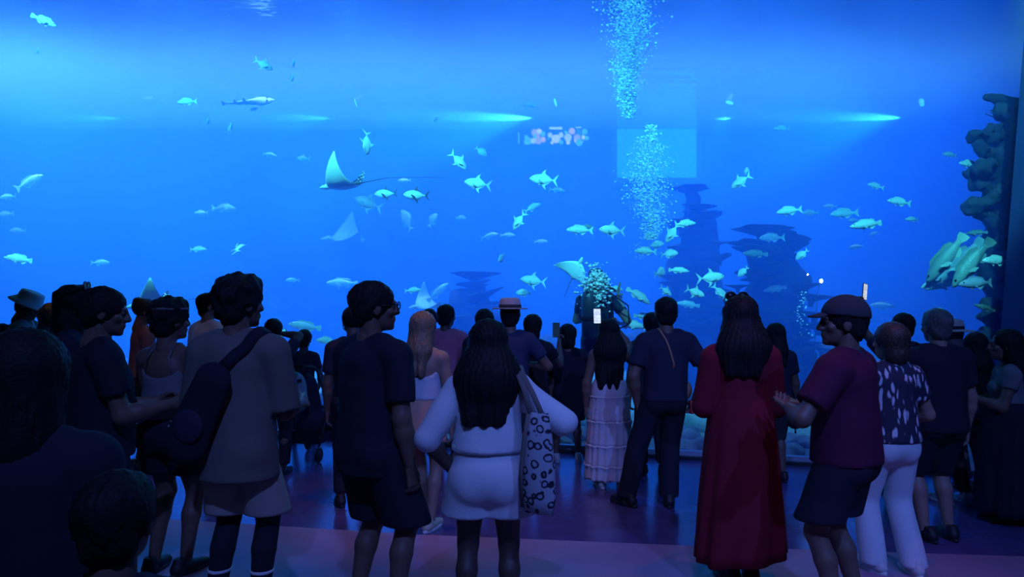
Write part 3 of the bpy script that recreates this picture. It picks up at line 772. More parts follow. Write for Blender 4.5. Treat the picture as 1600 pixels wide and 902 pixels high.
T, SN, G, B = 'trevally', 'snapper', 'grouper', 'bream'
FL = [
 (G, 70, 33, 42, -24, 0, .8, 'whitish blunt-headed fish in the top left corner', 'white'),
 (B, 60, 80, 20, 150, 40, 2.0, 'small round fish below the top-left whitish fish'),
 (SN, 292, 159, 31, 184, 0, 1.5, 'plump pale fish left of the hazy guitarfish'),
 (B, 324, 191, 24, 20, -62, 2.0, 'tiny end-on fish, left of two below the plump pale fish'),
 (B, 360, 199, 24, 20, -60, 2.0, 'tiny end-on fish just under the guitarfish tail'),
 (SN, 46, 285, 44, 38, 20, 4.5, 'hazy fish at left edge with a bright tip raised'),
 (SN, 13, 308, 28, 185, 0, 3.5, 'blurry fish at left edge below the raised hazy one'),
 (SN, 9, 335, 26, 185, 0, 7.5, 'very faint fish at the left edge, third one down'),
 (SN, 27, 361, 26, 180, 0, 8.0, 'very faint fish above the long pale fish at left'),
 (G, 30, 405, 47, 172, 0, .9, 'long pale fish with blunt tail low at left'),
 (SN, 157, 411, 30, 0, 0, 4.5, 'hazy fish alone between the left hat and curly head'),
 (SN, 309, 390, 28, 0, 0, 3.2, 'pale fish facing right above the white T-shirt person'),
 (T, 373, 387, 36, 100, 70, 1.2, 'narrow upright fish seen end-on above the curly-haired head'),
 (SN, 315, 333, 22, 180, 0, 7.0, 'faint smudge of a fish facing left, upper left centre'),
 (SN, 350, 326, 38, 0, 0, 9.2, 'large faint fish shadow facing right, upper left centre'),
 (T, 412, 101, 30, -28, 25, 1.0, 'fork-tailed fish diving right below the guitarfish reflection'),
 (B, 458, 100, 24, 15, -68, 1.5, 'tiny end-on fish, upper of two stacked'),
 (B, 456, 123, 24, 10, -66, 1.5, 'tiny end-on fish, lower of two stacked'),
 (SN, 421, 242, 23, -12, 0, 4.5, 'hazy small fish facing right, left of the ray'),
 (T, 474, 248, 21, 178, 0, 4.0, 'hazy small fork-tailed fish left of the ray wing'),
 (T, 573, 224, 40, 262, 35, .9, 'fork-tailed fish diving straight down above the ray'),
 (T, 717, 252, 36, -48, 20, .8, 'bright long-finned fish diving right, above the row of fish'),
 (B, 752, 237, 23, -35, 10, 3.0, 'hazier round fish right of the bright diving fish'),
 (T, 746, 287, 42, 172, 0, .8, 'bright long-finned fish facing left right of the ray tail'),
 (T, 603, 303, 36, 182, 0, 1.2, 'pale deep-bodied fish just behind the ray wing', 'silver', None, True),
 (T, 650, 305, 40, 178, 0, 1.0, 'pale deep-bodied fish with a thin stripe under ray tail', 'silver', None, True),
 (T, 575, 318, 46, 160, 0, 2.2, 'dusky-finned fish under the ray', 'mauve', None, True),
 (SN, 632, 283, 22, 180, 0, 6.6, 'faint fish above the ray tail'),
 (B, 636, 345, 42, 120, 20, 9.6, 'faint pale disc shape below the fish behind the ray'),
 (B, 676, 345, 28, 60, 20, 9.8, 'very faint disc shape right of the pale disc shape'),
 (B, 720, 341, 18, 0, 20, 5.0, 'hazy small round fish alone in the centre'),
 (SN, 765, 369, 30, 15, 20, 6.0, 'hazy fish left of the faint smudge in the centre'),
 (SN, 793, 368, 24, 0, 0, 8.0, 'faint smudge of a fish left of the diving pair'),
 (B, 784, 403, 26, 235, -50, 1.8, 'teardrop fish head-down above the hat'),
 (SN, 457, 438, 22, 180, 0, 4.5, 'hazy fish right of the curly head'),
 (G, 535, 443, 50, 178, 0, 7.5, 'long faint fish beside the big man\'s head'),
 (SN, 645, 454, 26, 4, 0, 2.0, 'pale fish right of the big man\'s face'),
 (G, 684, 457, 44, 42, 10, 4.5, 'hazy blunt fish rising right over the blonde woman'),
 (G, 476, 510, 52, 172, 0, 2.0, 'long pale fish passing over the boy'),
 (SN, 511, 533, 34, 176, 0, 1.5, 'pale fish half hidden by the masked person'),
 (SN, 828, 165, 22, -10, 0, 4.0, 'hazy fish above the circle sign reflection'),
 (B, 680, 187, 18, 30, -45, 4.5, 'tiny hazy fish in the light streak above centre'),
 (T, 849, 281, 44, 175, 0, .9, 'bright fork-tailed fish facing left below the sign reflection'),
 (SN, 871, 298, 27, -10, 0, 4.5, 'hazy fish under the bright fork-tailed fish'),
 (SN, 832, 325, 30, 28, 10, 2.5, 'pale fish rising right, upper one of a touching pair'),
 (T, 810, 346, 34, 238, 20, .9, 'fork-tailed fish diving left, lower one of a touching pair'),
 (SN, 906, 360, 42, 178, 0, 1.2, 'pale oval fish facing left, left of the bubble foot'),
 (SN, 921, 355, 20, 160, 0, 1.6, 'small yellowish fish overlapping the pale oval fish', 'olive'),
 (T, 956, 360, 40, 176, 0, .8, 'bright white fork-tailed fish next to the small yellowish fish', 'white'),
 (SN, 845, 378, 22, 0, 0, 8.0, 'very faint fish above the diver\'s ray'),
 (T, 833, 439, 40, 172, 0, 1.4, 'slim fish facing left, left of the diver'),
 (B, 818, 458, 24, 180, 0, 1.6, 'round fish directly right of the hat'),
 (SN, 1009, 393, 36, 178, 0, 1.2, 'oval fish under the bubble column facing left'),
 (B, 1025, 383, 25, 10, 0, 1.8, 'round fish tucked behind the oval fish under the bubbles'),
 (B, 1046, 397, 28, 5, 0, 1.6, 'round fish facing right with pointed tail under the bubbles'),
 (B, 1032, 426, 34, 20, 52, 1.2, 'broad fish turned nearly end-on in the centre shoal'),
 (G, 1061, 423, 33, -4, 0, 1.2, 'pale spotted fish facing right in the centre shoal'),
 (SN, 1070, 350, 34, 4, 0, 1.4, 'pale fish facing right, upper one of the crossing pair'),
 (T, 1050, 365, 36, 240, 25, 1.0, 'fork-tailed fish turning down, lower one of the crossing pair'),
 (T, 1157, 284, 36, 218, 35, 1.2, 'fork-tailed fish diving left high above the red dress'),
 (B, 1166, 267, 16, 70, 30, 2.2, 'small round fish above the high diving fish'),
 (B, 961, 453, 24, 0, 0, 1.8, 'round fish at the diver\'s raised arm'),
 (G, 998, 463, 44, -34, 0, 1.0, 'blunt-tailed fish heading down right beside the diver'),
 (T, 1040, 455, 24, -35, 10, 1.3, 'small fork-tailed fish above the trousered man\'s head'),
 (T, 1086, 457, 32, -22, 0, 1.0, 'bright fork-tailed fish right of the trousered man\'s head'),
 (T, 1111, 434, 42, 5, 0, 1.0, 'fork-tailed fish facing right with hanging fins above red dress'),
 (SN, 1125, 458, 34, -48, 0, 1.6, 'pale fish nosing down at the sunglasses'),
 (G, 1007, 495, 36, -6, 10, 1.2, 'grey blunt-headed fish left of the trousered man', 'grey'),
 (G, 985, 508, 48, -8, 0, .9, 'long fish above the raised phone'),
 (SN, 1024, 507, 42, 10, 0, 1.0, 'broad bright fish half hidden by the trousered man'),
 (G, 1075, 476, 36, 172, 0, 3.5, 'shadowy fish behind the trousered man\'s head'),
 (B, 1161, 425, 22, 230, 20, 1.6, 'small round fish over the red dress'),
 (G, 1180, 397, 40, 178, 0, 3.2, 'greenish blunt fish resting by the reef shelves', 'olive'),
 (B, 1253, 398, 24, 225, 20, 1.8, 'small round fish above the glowing bead'),
 (SN, 1233, 330, 40, 188, 0, 1.4, 'pale fish leading the right-hand row'),
 (SN, 1266, 333, 26, 180, 0, 4.2, 'hazy fish second in the right-hand row'),
 (SN, 1319, 334, 44, 184, 0, 3.0, 'hazy broad fish in the right-hand row'),
 (SN, 1297, 323, 22, 180, 0, 5.5, 'faint small fish above the right-hand row'),
 (SN, 1335, 345, 20, 180, 0, 5.0, 'faint small fish between the two broad fish'),
 (G, 1354, 351, 52, 188, 0, 1.2, 'large pale fish facing left at the end of the row'),
 (SN, 1368, 291, 26, 165, 0, 2.6, 'small pale fish highest in the right-hand water'),
 (SN, 1405, 316, 38, 172, 0, 1.6, 'pale slim fish facing left, right of the row'),
 (SN, 1425, 343, 22, 180, 0, 2.4, 'small pale fish below the slim fish'),
 (SN, 1338, 386, 24, 188, 0, 6.0, 'faint fish below the large pale fish'),
 (SN, 1367, 365, 19, 200, 0, 6.0, 'faint small fish under the large pale fish tail'),
 (SN, 1484, 242, 24, 175, 0, 2.6, 'small pale fish left of the reef wall'),
 (SN, 1515, 257, 34, 172, 0, 1.2, 'pale fish touching the reef wall lobes'),
 (SN, 1222, 201, 26, 180, 0, 3.0, 'small fish just under the water surface at right'),
 (G, 1478, 404, 92, 238, 15, .75, 'big greenish grouper diving left, leftmost of the grouper cluster', 'olive'),
 (G, 1497, 410, 96, 232, 25, 1.3, 'big hazy grouper behind the leftmost grouper', 'grey'),
 (G, 1517, 412, 92, 234, 5, .55, 'big grouper with raised tail against the reef wall', 'olive'),
 (G, 1482, 440, 70, 200, 20, 1.5, 'shadowy big fish under the groupers', 'grey'),
 (G, 1526, 364, 30, 180, 40, .9, 'small grouper head-on above the raised tail', 'olive'),
 (SN, 1558, 408, 46, 178, 0, .35, 'pale fish tail-end against the dark wall edge'),
 (SN, 1526, 443, 56, 184, 0, .4, 'mauve fish facing left below the groupers', 'mauve'),
 (SN, 1455, 444, 34, 200, 0, 1.0, 'pale fish nosing out left of the groupers'),
 (G, 1538, 481, 30, 160, 20, .35, 'small fish hugging the reef wall', 'olive'),
 (B, 1463, 488, 24, 40, -55, 1.0, 'tiny end-on fish over the grey-haired man'),
 (G, 1380, 478, 40, 178, 0, 6.2, 'faint long fish behind the raised phone at right'),
 (G, 1210, 452, 36, 190, 0, 5.0, 'faint blunt fish low in front of the reef mound', 'olive'),
 (SN, 1206, 372, 40, 182, 0, 4.3, 'hazy fish on the top reef shelf', 'grey'),
 (SN, 866, 590, 30, 170, 0, 1.2, 'pale fish low behind the black-dress child'),
 (SN, 1078, 640, 34, 175, 0, 1.4, 'pale fish near the sand right of the trousered man'),
 (SN, 1104, 552, 28, 10, 0, 1.4, 'small fish low between trousered man and red dress'),
 (SN, 1008, 535, 30, 10, 20, 1.8, 'fish low left of the trousered man'),
]
for row in FL:
    fish(*row)
fish('guitarfish', 388, 160, 80, 8, 10, 4.2, 'long hazy guitarfish facing right, upper left', 'silver', (0.1, -0.75, 0.65), False, 0.1, 'ray')

# ---- rays
M_spots = voro_mat('spotted_skin', (0.75, 0.8, 0.85), (0.035, 0.035, 0.07), 16, 0.28, 0.36)
M_white = pm('ray_belly', (0.85, 0.9, 0.9), 0.5, 0.06)
M_rayg = pm('ray_back', (0.45, 0.5, 0.5), 0.5, 0.2)

def ray(label, loc, fwd, up, size, curl, top=M_spots, tail=2.2, asym=0.0, belly=None):
    """disc with two wings bent along an arc; size = disc length"""
    r = empty('eagle_ray'); tag(r, label, 'ray', 'rays in the aquarium')
    NU, NV = 16, 9
    pts = {}
    V = []
    for side in (1, -1):                     # top then underside
        for i in range(NU + 1):
            u = -1 + 2 * i / NU; a = abs(u)
            xl = 0.34 - 0.54 * a ** 1.25; xt = -0.46 + 0.23 * a ** 0.6
            if a > 0.97: xt = xl - 0.03
            c = curl + (asym if u > 0 else -asym)
            th = c * a
            y = (math.sin(th) / c if abs(c) > 1e-3 else a) * 0.95 * (1 if u > 0 else -1)
            z0 = ((1 - math.cos(th)) / c if abs(c) > 1e-3 else 0) * 0.95
            for j in range(NV + 1):
                v = j / NV; x = xl + (xt - xl) * v
                t = 0.085 * math.exp(-(u / 0.38) ** 2) * math.sin(PI * min(1, 0.06 + 0.94 * v)) ** 0.7 + 0.010 * (1 - a)
                if j in (0, NV): t = 0.002
                # thickness is measured across the bent wing
                V.append((x, y - (1 if u > 0 else -1) * math.sin(th) * t * side, z0 + math.cos(th) * t * side))
    n1 = (NU + 1) * (NV + 1); Fc = []
    for s in (0, 1):
        for i in range(NU):
            for j in range(NV):
                a = s * n1 + i * (NV + 1) + j
                q = (a, a + 1, a + NV + 2, a + NV + 1)
                Fc.append(q[::-1] if s == 0 else q)
    rim = [i * (NV + 1) for i in range(NU + 1)] + [NU * (NV + 1) + j for j in range(1, NV + 1)] + [i * (NV + 1) + NV for i in range(NU - 1, -1, -1)] + list(range(NV - 1, 0, -1))
    for k in range(len(rim)):
        a, b = rim[k], rim[(k + 1) % len(rim)]
        Fc.append((a, a + n1, b + n1, b))
    me = new_mesh('body', V, Fc, top); me.materials.append(belly or M_white)
    for p in me.polygons:
        if min(p.vertices) >= n1: p.material_index = 1
    obj('body', me, r)
    mo('head', skin([ell((0.36, 0, 0.0), (0.14, 0.085, 0.065)), ell((0.49, 0, -0.012), (0.075, 0.05, 0.025))], 0.014, 0.04), belly or M_white, r)
    for s in (1, -1):
        mo('eye', xf(lathe([(0.004, -0.015), (0.018, 0), (0.004, 0.015)], 8), Matrix.Translation((0.39, s * 0.078, 0.025)) @ Matrix.Rotation(PI / 2, 4, 'X')), M_eye, r)
    mo('tail', sweep([(-0.42, 0, 0), (-0.8, 0.0, 0.03), (-1.3, 0.05, 0.05), (-1.3 - 0.5 * (tail - 1.3), 0.02, 0.0), (-tail, -0.05, -0.06)], [0.022, 0.013, 0.009, 0.006, 0.003], 6), M_find, r)
    mo('dorsal_fin', extrude([(-0.44, 0.01), (-0.54, 0.075), (-0.55, 0.01)], 0.012), M_find, r)
    r.matrix_world = frame(fwd, up, loc, size)
    return r

d = glass_d(535) + 0.75
ray('spotted eagle ray with raised white-bellied wings heading left', px3(531, 290, d), (-0.93, 0.34, -0.03), (0.10, 0.16, 1), 66 * d / F, 1.45, tail=2.85)
d = glass_d(900) + 0.9
ray('small pale ray swimming up above the diver', px3(901, 421, d), (0.40, -0.45, 0.85), (0.55, 0.80, 0.15), 40 * d / F, -1.15, M_rayg, 1.2)
d = glass_d(235) + 0.8
ray('ray with raised white wings behind the heads at left', px3(236, 476, d), (-0.93, -0.2, -0.1), (0.15, 0.2, 1), 66 * d / F, 1.1, tail=1.9)
d = glass_d(540) + 10.0
ray('faint hazy ray deep in the water below the spotted ray', px3(540, 374, d), (-0.9, -0.3, 0), (0.1, -0.4, 1), 68 * d / F, 1.0, M_rayg, 1.6, 0, M_rayg)
d = glass_d(668) + 4.5
ray('hazy ray with lifted wing above the blonde woman', px3(664, 478, d), (-0.8, -0.4, -0.1), (0.3, -0.4, 1), 48 * d / F, 1.2, M_rayg, 1.3, 0, M_rayg)

# ---------------------------------------------------------------- bubbles
ICO_V = []
t = (1 + 5 ** .5) / 2
ICO_V = np.array([(-1, t, 0), (1, t, 0), (-1, -t, 0), (1, -t, 0), (0, -1, t), (0, 1, t), (0, -1, -t), (0, 1, -t), (t, 0, -1), (t, 0, 1), (-t, 0, -1), (-t, 0, 1)]) / math.hypot(1, t)
ICO_F = np.array([(0, 11, 5), (0, 5, 1), (0, 1, 7), (0, 7, 10), (0, 10, 11), (1, 5, 9), (5, 11, 4), (11, 10, 2), (10, 7, 6), (7, 1, 8), (3, 9, 4), (3, 4, 2), (3, 2, 6), (3, 6, 8), (3, 8, 9), (4, 9, 5), (2, 4, 11), (6, 2, 10), (8, 6, 7), (9, 8, 1)])
M_bub = pm('bubble', (0.95, 0.97, 0.97), 0.2, 0.02)
rg = np.random.default_rng(5)

def bubbles(label, pts, rad):
    n = len(pts)
    V = (ICO_V[None] * (rad[:, None, None] * np.array([1, 1, 0.8])) + pts[:, None]).reshape(-1, 3)
    Fc = (ICO_F[None] + 12 * np.arange(n)[:, None, None]).reshape(-1, 3)
    o = mo('bubble_plume', (V, Fc), M_bub)
    tag(o, label, 'bubbles', kind='stuff')

def plume(px_of, w_of, y0, y1, n, d, r0, r1, power=1.0):
    u = rg.random(n) ** power
    py = y0 + (y1 - y0) * u
    q = rg.normal(size=(n, 2)) * 0.5
    px = np.array([px_of(a) for a in py]) + q[:, 0] * np.array([w_of(a) for a in py])
    dd = d + q[:, 1] * np.array([w_of(a) for a in py]) * d / F
    pts = np.stack([(px - 800) / F * dd, dd, H - (py - HY) / F * dd], 1)
    rad = r0 + (r1 - r0) * rg.random(n) ** 3
    return pts, rad
dA = glass_d(985) + 1.3
P1_ = plume(lambda y: 982 + 4 * math.sin(y / 30), lambda y: 10 + 30 * max(0, 1 - y / 175) ** 0.8, -60, 185, 4600, dA, 0.006, 0.021, 1.2)
bubbles('tall widening plume of bubbles rising to the surface', *P1_)
P2_ = plume(lambda y: 1013 + 3 * math.sin(y / 17) + 0.02 * (y - 260), lambda y: 8 + 26 * math.sin(PI * min(1, max(0, (y - 190) / 190))), 212, 375, 2700, dA - 0.2, 0.005, 0.018, 0.9)
P2b = plume(lambda y: 1017, lambda y: 9, 196, 218, 160, dA - 0.2, 0.006, 0.02)
bubbles('lower burst of bubbles rising right of the first plume', np.concatenate([P2_[0], P2b[0]]), np.concatenate([P2_[1], P2b[1]]))
P4_ = plume(lambda y: 1252 + 3 * math.sin(y / 9), lambda y: 10, 455, 530, 60, glass_d(1252) + 1.5, 0.006, 0.016)
bubbles('thin trail of bubbles below the glowing bead', *P4_)
P5_ = plume(lambda y: 1000 + 4 * math.sin(y / 9), lambda y: 14, 380, 405, 60, dA - 0.4, 0.004, 0.012)
bubbles('few loose bubbles left of the oval fish', *P5_)

# ---------------------------------------------------------------- people: body, head, hands
SKIN = {'light': pm('skin_light', (0.34, 0.20, 0.15), 0.55, 0.08), 'tan': pm('skin_tan', (0.17, 0.095, 0.070), 0.55, 0.08), 'brown': pm('skin_brown', (0.085, 0.048, 0.038), 0.55, 0.08)}
def cloth(name, col, rough=0.85, bump=0.12): return pm('cloth_' + name, col, rough, 0.12, 5, bump, 90, spec=0.2)
HAIRC = {'black': pm('hair_black', (0.012, 0.011, 0.013), 0.65, 0.3, 30, 0.3, 120, spec=0.2), 'brown': pm('hair_brown', (0.045, 0.030, 0.022), 0.45, 0.3, 30, 0.5, 120), 'blonde': pm('hair_blonde', (0.20, 0.14, 0.09), 0.45, 0.3, 30, 0.5, 120), 'grey': pm('hair_grey', (0.10, 0.10, 0.10), 0.5, 0.3, 30, 0.5, 120)}

def head_skin():
    P = [ell((0, -0.012, 0.030), (0.076, 0.095, 0.085)), ell((0, 0.024, -0.030), (0.060, 0.066, 0.085)), ell((0, 0.042, -0.074), (0.044, 0.046, 0.036)),
         cone((-0.034, 0.080, 0.026), (0.034, 0.080, 0.026), 0.013, 0.013), cone((0, 0.090, 0.018), (0, 0.108, -0.024), 0.009, 0.014), ell((0.013, 0.096, -0.028), (0.010, 0.012, 0.008)), ell((-0.013, 0.096, -0.028), (0.010, 0.012, 0.008)),
         ell((0, 0.086, -0.054), (0.024, 0.012, 0.007)), ell((0, 0.083, -0.066), (0.021, 0.012, 0.008)), ell((0, 0.074, -0.095), (0.020, 0.019, 0.016)),
         ell((0.046, 0.060, -0.020), (0.02, 0.02, 0.022)), ell((-0.046, 0.060, -0.020), (0.02, 0.02, 0.022)),
         ell((0.077, -0.008, -0.008), (0.010, 0.022, 0.034)), ell((-0.077, -0.008, -0.008), (0.010, 0.022, 0.034)),
         cone((0, -0.020, -0.05), (0, -0.034, -0.17), 0.052, 0.058)]
    cut = [ell((0.031, 0.098, 0.008), (0.017, 0.018, 0.011)), ell((-0.031, 0.098, 0.008), (0.017, 0.018, 0.011))]
    v, q = skin(P, 0.0065, 0.014, sub=cut)
    ball = [skin([ell((s * 0.031, 0.077, 0.008), (0.013, 0.013, 0.013))], 0.005, 0.004) for s in (1, -1)]
    return joinq((v, q), *ball)

def hand_skin(c1, c2, c3, spread=1.0):
    P = []
    for i, (y, L) in enumerate(((0.030, 0.070), (0.010, 0.078), (-0.010, 0.072), (-0.028, 0.056))):
        P.append(cone((0, y * 0.55, -0.008), (0, y, -0.086), 0.017, 0.0125))
        p = np.array((0, y, -0.088)); a = 0.0
        for sgm, (fr, cu) in enumerate(((0.45, c1), (0.30, c2), (0.25, c3))):
            a += math.radians(cu + 3 * i)
            q = p + np.array((-math.sin(a), (y * 0.25) * spread, -math.cos(a))) * L * fr
            P.append(cone(p, q, 0.0098 - 0.001 * sgm, 0.0088 - 0.001 * sgm)); p = q
    P.append(cone((0, 0.012, -0.02), (-0.012, 0.046, -0.058), 0.015, 0.012)); P.append(cone((-0.012, 0.046, -0.058), (-0.022, 0.055, -0.088), 0.0105, 0.0085))
    P.append(cone((0, 0, 0.03), (0, 0, -0.02), 0.024, 0.022, 0.9))
    return skin(P, 0.005, 0.006)

HEAD = head_skin()
HANDS = {'relax': hand_skin(18, 24, 18), 'grip': hand_skin(55, 60, 40), 'flat': hand_skin(4, 6, 6)}
def mirror(vf): return vf[0] * np.array([-1, 1, 1]), vf[1][:, ::-1]

class Pn: pass

def person(label, px, d, h, rz=0.0, sex='m', b=1.0, L=None, R=None, feet=None, head=(0, 0), lean=0.0, tone='tan', vox=0.015, hands=('relax', 'relax'), hip=0.0, group=None, z0=0.0, thumbs=(None, None), name='person', lift=None):
    """h height, rz facing (0 = away from the camera, + turns left), L/R = (upper arm direction, forearm direction), feet = ((x,y),(x,y)), head = (nod, turn)"""
    p = Pn(); p.h = h; p.b = b; p.sex = sex; p.vox = vox
    x = (px - 800) / F * d
    p.root = empty(name, (x, d, z0), math.radians(rz)); tag(p.root, label, 'person', group)
    hh = 0.225 * (0.72 + 0.32 * h / 1.7) if h < 1.5 else 0.138 * h
    p.hs = hh / 0.225
    shz = h - 1.39 * hh
    dm = {'m': (.108, .094, .085, .087), 'f': (.096, .085, .073, .094), 'c': (.095, .082, .076, .080)}[sex]
    sh, ch, wa, pe = [k * h for k in dm]
    sh *= (0.6 + 0.4 * b); ch *= b; wa *= b; pe *= b
    p.shz = shz; p.sh = sh; p.ch = ch; p.wa = wa; p.pe = pe
    pz = 0.515 * h
    ly = lambda z: lean * max(0, (z - pz) / h)       # forward lean
    p.ly = ly
    J = {}
    J['pel'] = np.array((hip, 0, pz + 0.01 * h)); J['waist'] = np.array((hip * 0.6, ly(0.61 * h), 0.61 * h)); J['chest'] = np.array((0, ly(0.72 * h), shz - 0.085 * h)); J['neck'] = np.array((0, ly(shz) + 0.002 * h, shz + 0.012 * h))
    J['head'] = np.array((0, ly(h) + 0.022 * h * 0.6, h - 0.115 * p.hs))
    if lift: J['head'] = J['head'] + np.array(lift)
    T = {}
    T['torso'] = [cone(J['waist'], J['chest'], wa, ch, 0.68), cone(J['pel'] + (0, 0, .03 * h), J['waist'], pe * 0.9, wa, 0.74), ell(J['chest'] + (0, -0.01 * h, .03 * h), (sh * 0.92, ch * 0.62, .075 * h))]
    if sex == 'f': T['torso'].append(ell(J['chest'] + (0, ch * 0.55, -.01 * h), (ch * 0.75, .035 * h, .04 * h)))
    T['pelvis'] = [ell(J['pel'] + (0, -0.012 * h, 0), (pe, pe * 0.74, .075 * h)), ell(J['pel'] + (0.043 * h, -0.024 * h, -.02 * h), (.050 * h * b, .050 * h * b, .06 * h)), ell(J['pel'] + (-0.043 * h, -0.024 * h, -.02 * h), (.050 * h * b, .050 * h * b, .06 * h))]
    T['shoulder'] = [cone(J['neck'] + (-sh * 0.88, 0, -.030 * h), J['neck'] + (sh * 0.88, 0, -.030 * h), .040 * h, .040 * h), cone(J['neck'] + (-sh * 0.5, -0.01, -.004 * h), J['neck'] + (sh * 0.5, -0.01, -.004 * h), .028 * h, .028 * h)]
    T['neck'] = [cone(J['neck'] + (0, 0, -.02 * h), J['head'] + np.array((0, -0.03, -0.06)) * p.hs, .033 * h * (0.85 if sex != 'm' else 1), .030 * h * (0.85 if sex != 'm' else 1))]
    if feet is None: feet = ((-0.075 * h / 1.7 - 0.03, 0), (0.075 * h / 1.7 + 0.03, 0.02))
    p.feet = feet
    arms = {'L': L or ((-.17, -.02, -1), (-.02, .16, -1)), 'R': R or ((.17, -.02, -1), (.02, .16, -1))}
    meshes = []
    p.wrist = {}; p.hand = {}
    for sd, sg in (('L', -1), ('R', 1)):
        hj = J['pel'] + (sg * .052 * h * (0.5 + 0.5 * b), 0, -.015 * h)
        fx, fy = feet[0 if sg < 0 else 1][:2]
        an = np.array((fx, fy, .045 * h + (feet[0 if sg < 0 else 1][2] if len(feet[0 if sg < 0 else 1]) > 2 else 0)))
        dn = np.linalg.norm(an - hj); bow = max(0.008 * h, math.sqrt(max(0, (.245 * h) ** 2 - (dn / 2) ** 2)) * 0.9)
        kn = (hj + an) / 2 + (0, bow, 0.01 * h); kn[0] += sg * 0.004
        J['hip' + sd], J['knee' + sd], J['ank' + sd] = hj, kn, an
        T['thigh' + sd] = [cone(hj, kn, .051 * h * b, .033 * h * (.5 + .5 * b))]
        mid = kn + (an - kn) * 0.32 + (0, -0.010 * h, 0)
        T['calf' + sd] = [cone(kn, mid, .031 * h * (.5 + .5 * b), .0325 * h * (.5 + .5 * b)), cone(mid, an, .0315 * h * (.5 + .5 * b), .0205 * h)]
        T['foot' + sd] = [cone(an + (0, -.012 * h, -.024 * h), an + (sg * .012 * h, .085 * h, -.032 * h), .020 * h, .013 * h)]
        s0 = np.array((sg * sh, ly(shz), shz - .022 * h)); J['sho' + sd] = s0
        ud, fd = [np.array(Vector(q).normalized()) for q in arms[sd]]
        el = s0 + ud * .172 * h; wr = el + fd * .143 * h
        J['elb' + sd], J['wri' + sd] = el, wr
        bb = .55 + .45 * b
        T['uarm' + sd] = [cone(s0, el, .031 * h * bb, .0255 * h * bb)]
        T['farm' + sd] = [cone(el, el + (wr - el) * .3, .0255 * h * bb, .027 * h * bb), cone(el + (wr - el) * .3, wr, .027 * h * bb, .0165 * h)]
        # hand
        th = thumbs[0 if sg < 0 else 1]
        z = Vector(-fd); yv = Vector(th) if th is not None else (Vector((0, 1, 0.25)) if abs(fd[1]) < 0.75 else Vector((-sg * 0.4, 0, 1)))
        yv = (yv - z * yv.dot(z)).normalized(); xv = yv.cross(z)
        hsc = h / 1.72
        Mh = Matrix(((xv.x, yv.x, z.x, wr[0]), (xv.y, yv.y, z.y, wr[1]), (xv.z, yv.z, z.z, wr[2]), (0, 0, 0, 1))) @ Matrix.Scale(hsc, 4)
        hm = HANDS[hands[0 if sg < 0 else 1]]
        meshes.append(xf(mirror(hm) if sg < 0 else hm, Mh))
        p.hand[sd] = wr + fd * 0.10 * hsc
    p.J, p.T = J, T
    body = skin([q for k in T for q in T[k]], vox, 0.022)
    p.Mh = Matrix.Translation(Vector(J['head'])) @ Matrix.Rotation(math.radians(head[1]), 4, 'Z') @ Matrix.Rotation(math.radians(head[0]), 4, 'X') @ Matrix.Scale(p.hs, 4)
    mesh = joinq(body, xf(HEAD, p.Mh), *meshes)
    p.body = mo('body', mesh, SKIN[tone], p.root)
    return p


def hobj(p, name, vf, mat, label=None, smooth=True):
    return mo(name, xf(vf, p.Mh), mat, p.root, smooth, label)

# ---- clothes
def shirt(p, mat, hem, sleeve=0.62, loose=0.012, flare=0.0, neck='round', name='shirt', back_cut=None, ph=0.0, cuff=0.010, sleeves=True):
    h, J, T = p.h, p.J, p.T
    P = [grow(q, loose) for q in T['torso'] + T['shoulder']]
    hz = hem
    top = J['chest']
    if hz < J['waist'][2]:
        P += [grow(q, loose + 0.004) for q in T['pelvis']] if hz < 0.58 * h else []
        b0 = np.array((J['pel'][0] * 0.8, 0, hz - 0.03))
        P.append(cone(J['chest'] + (0, 0, -.03 * h), b0, p.ch + loose * 0.8, max(p.pe, p.wa) + loose + flare + 0.006, 0.84))
    if sleeves:
        for sd in 'LR':
            P += [part_of(T['uarm' + sd][0], 0, min(1, sleeve), loose + cuff * min(1, sleeve), flat=sleeve < 1)]
            if sleeve > 1:
                f = sleeve - 1
                el, wr = J['elb' + sd], J['wri' + sd]
                P.append(cone(el, el + (wr - el) * f, .029 * h + cuff, .024 * h + cuff, 1.0, True))
    cut = [ell(J['neck'] + (0, 0.035 * h, 0.030 * h), (.042 * h, .055 * h, .045 * h))] if neck == 'round' else []
    clip = [((0, 0, -1), -hz)]
    if back_cut: cut.append(back_cut)
    if not sleeves:      # vest: armholes and shoulder tops cut away
        for sg in (-1, 1):
            cut.append(ell(J['neck'] + (sg * (p.sh + 0.02), 0, -.01 * h), (.065 * h, .12, .10 * h)))
    o = mo(name, skin(P, p.vox, 0.02, sub=cut, clip=clip, disp=wrinkle(0.0035, 1.0, ph)), mat, p.root)
    return o

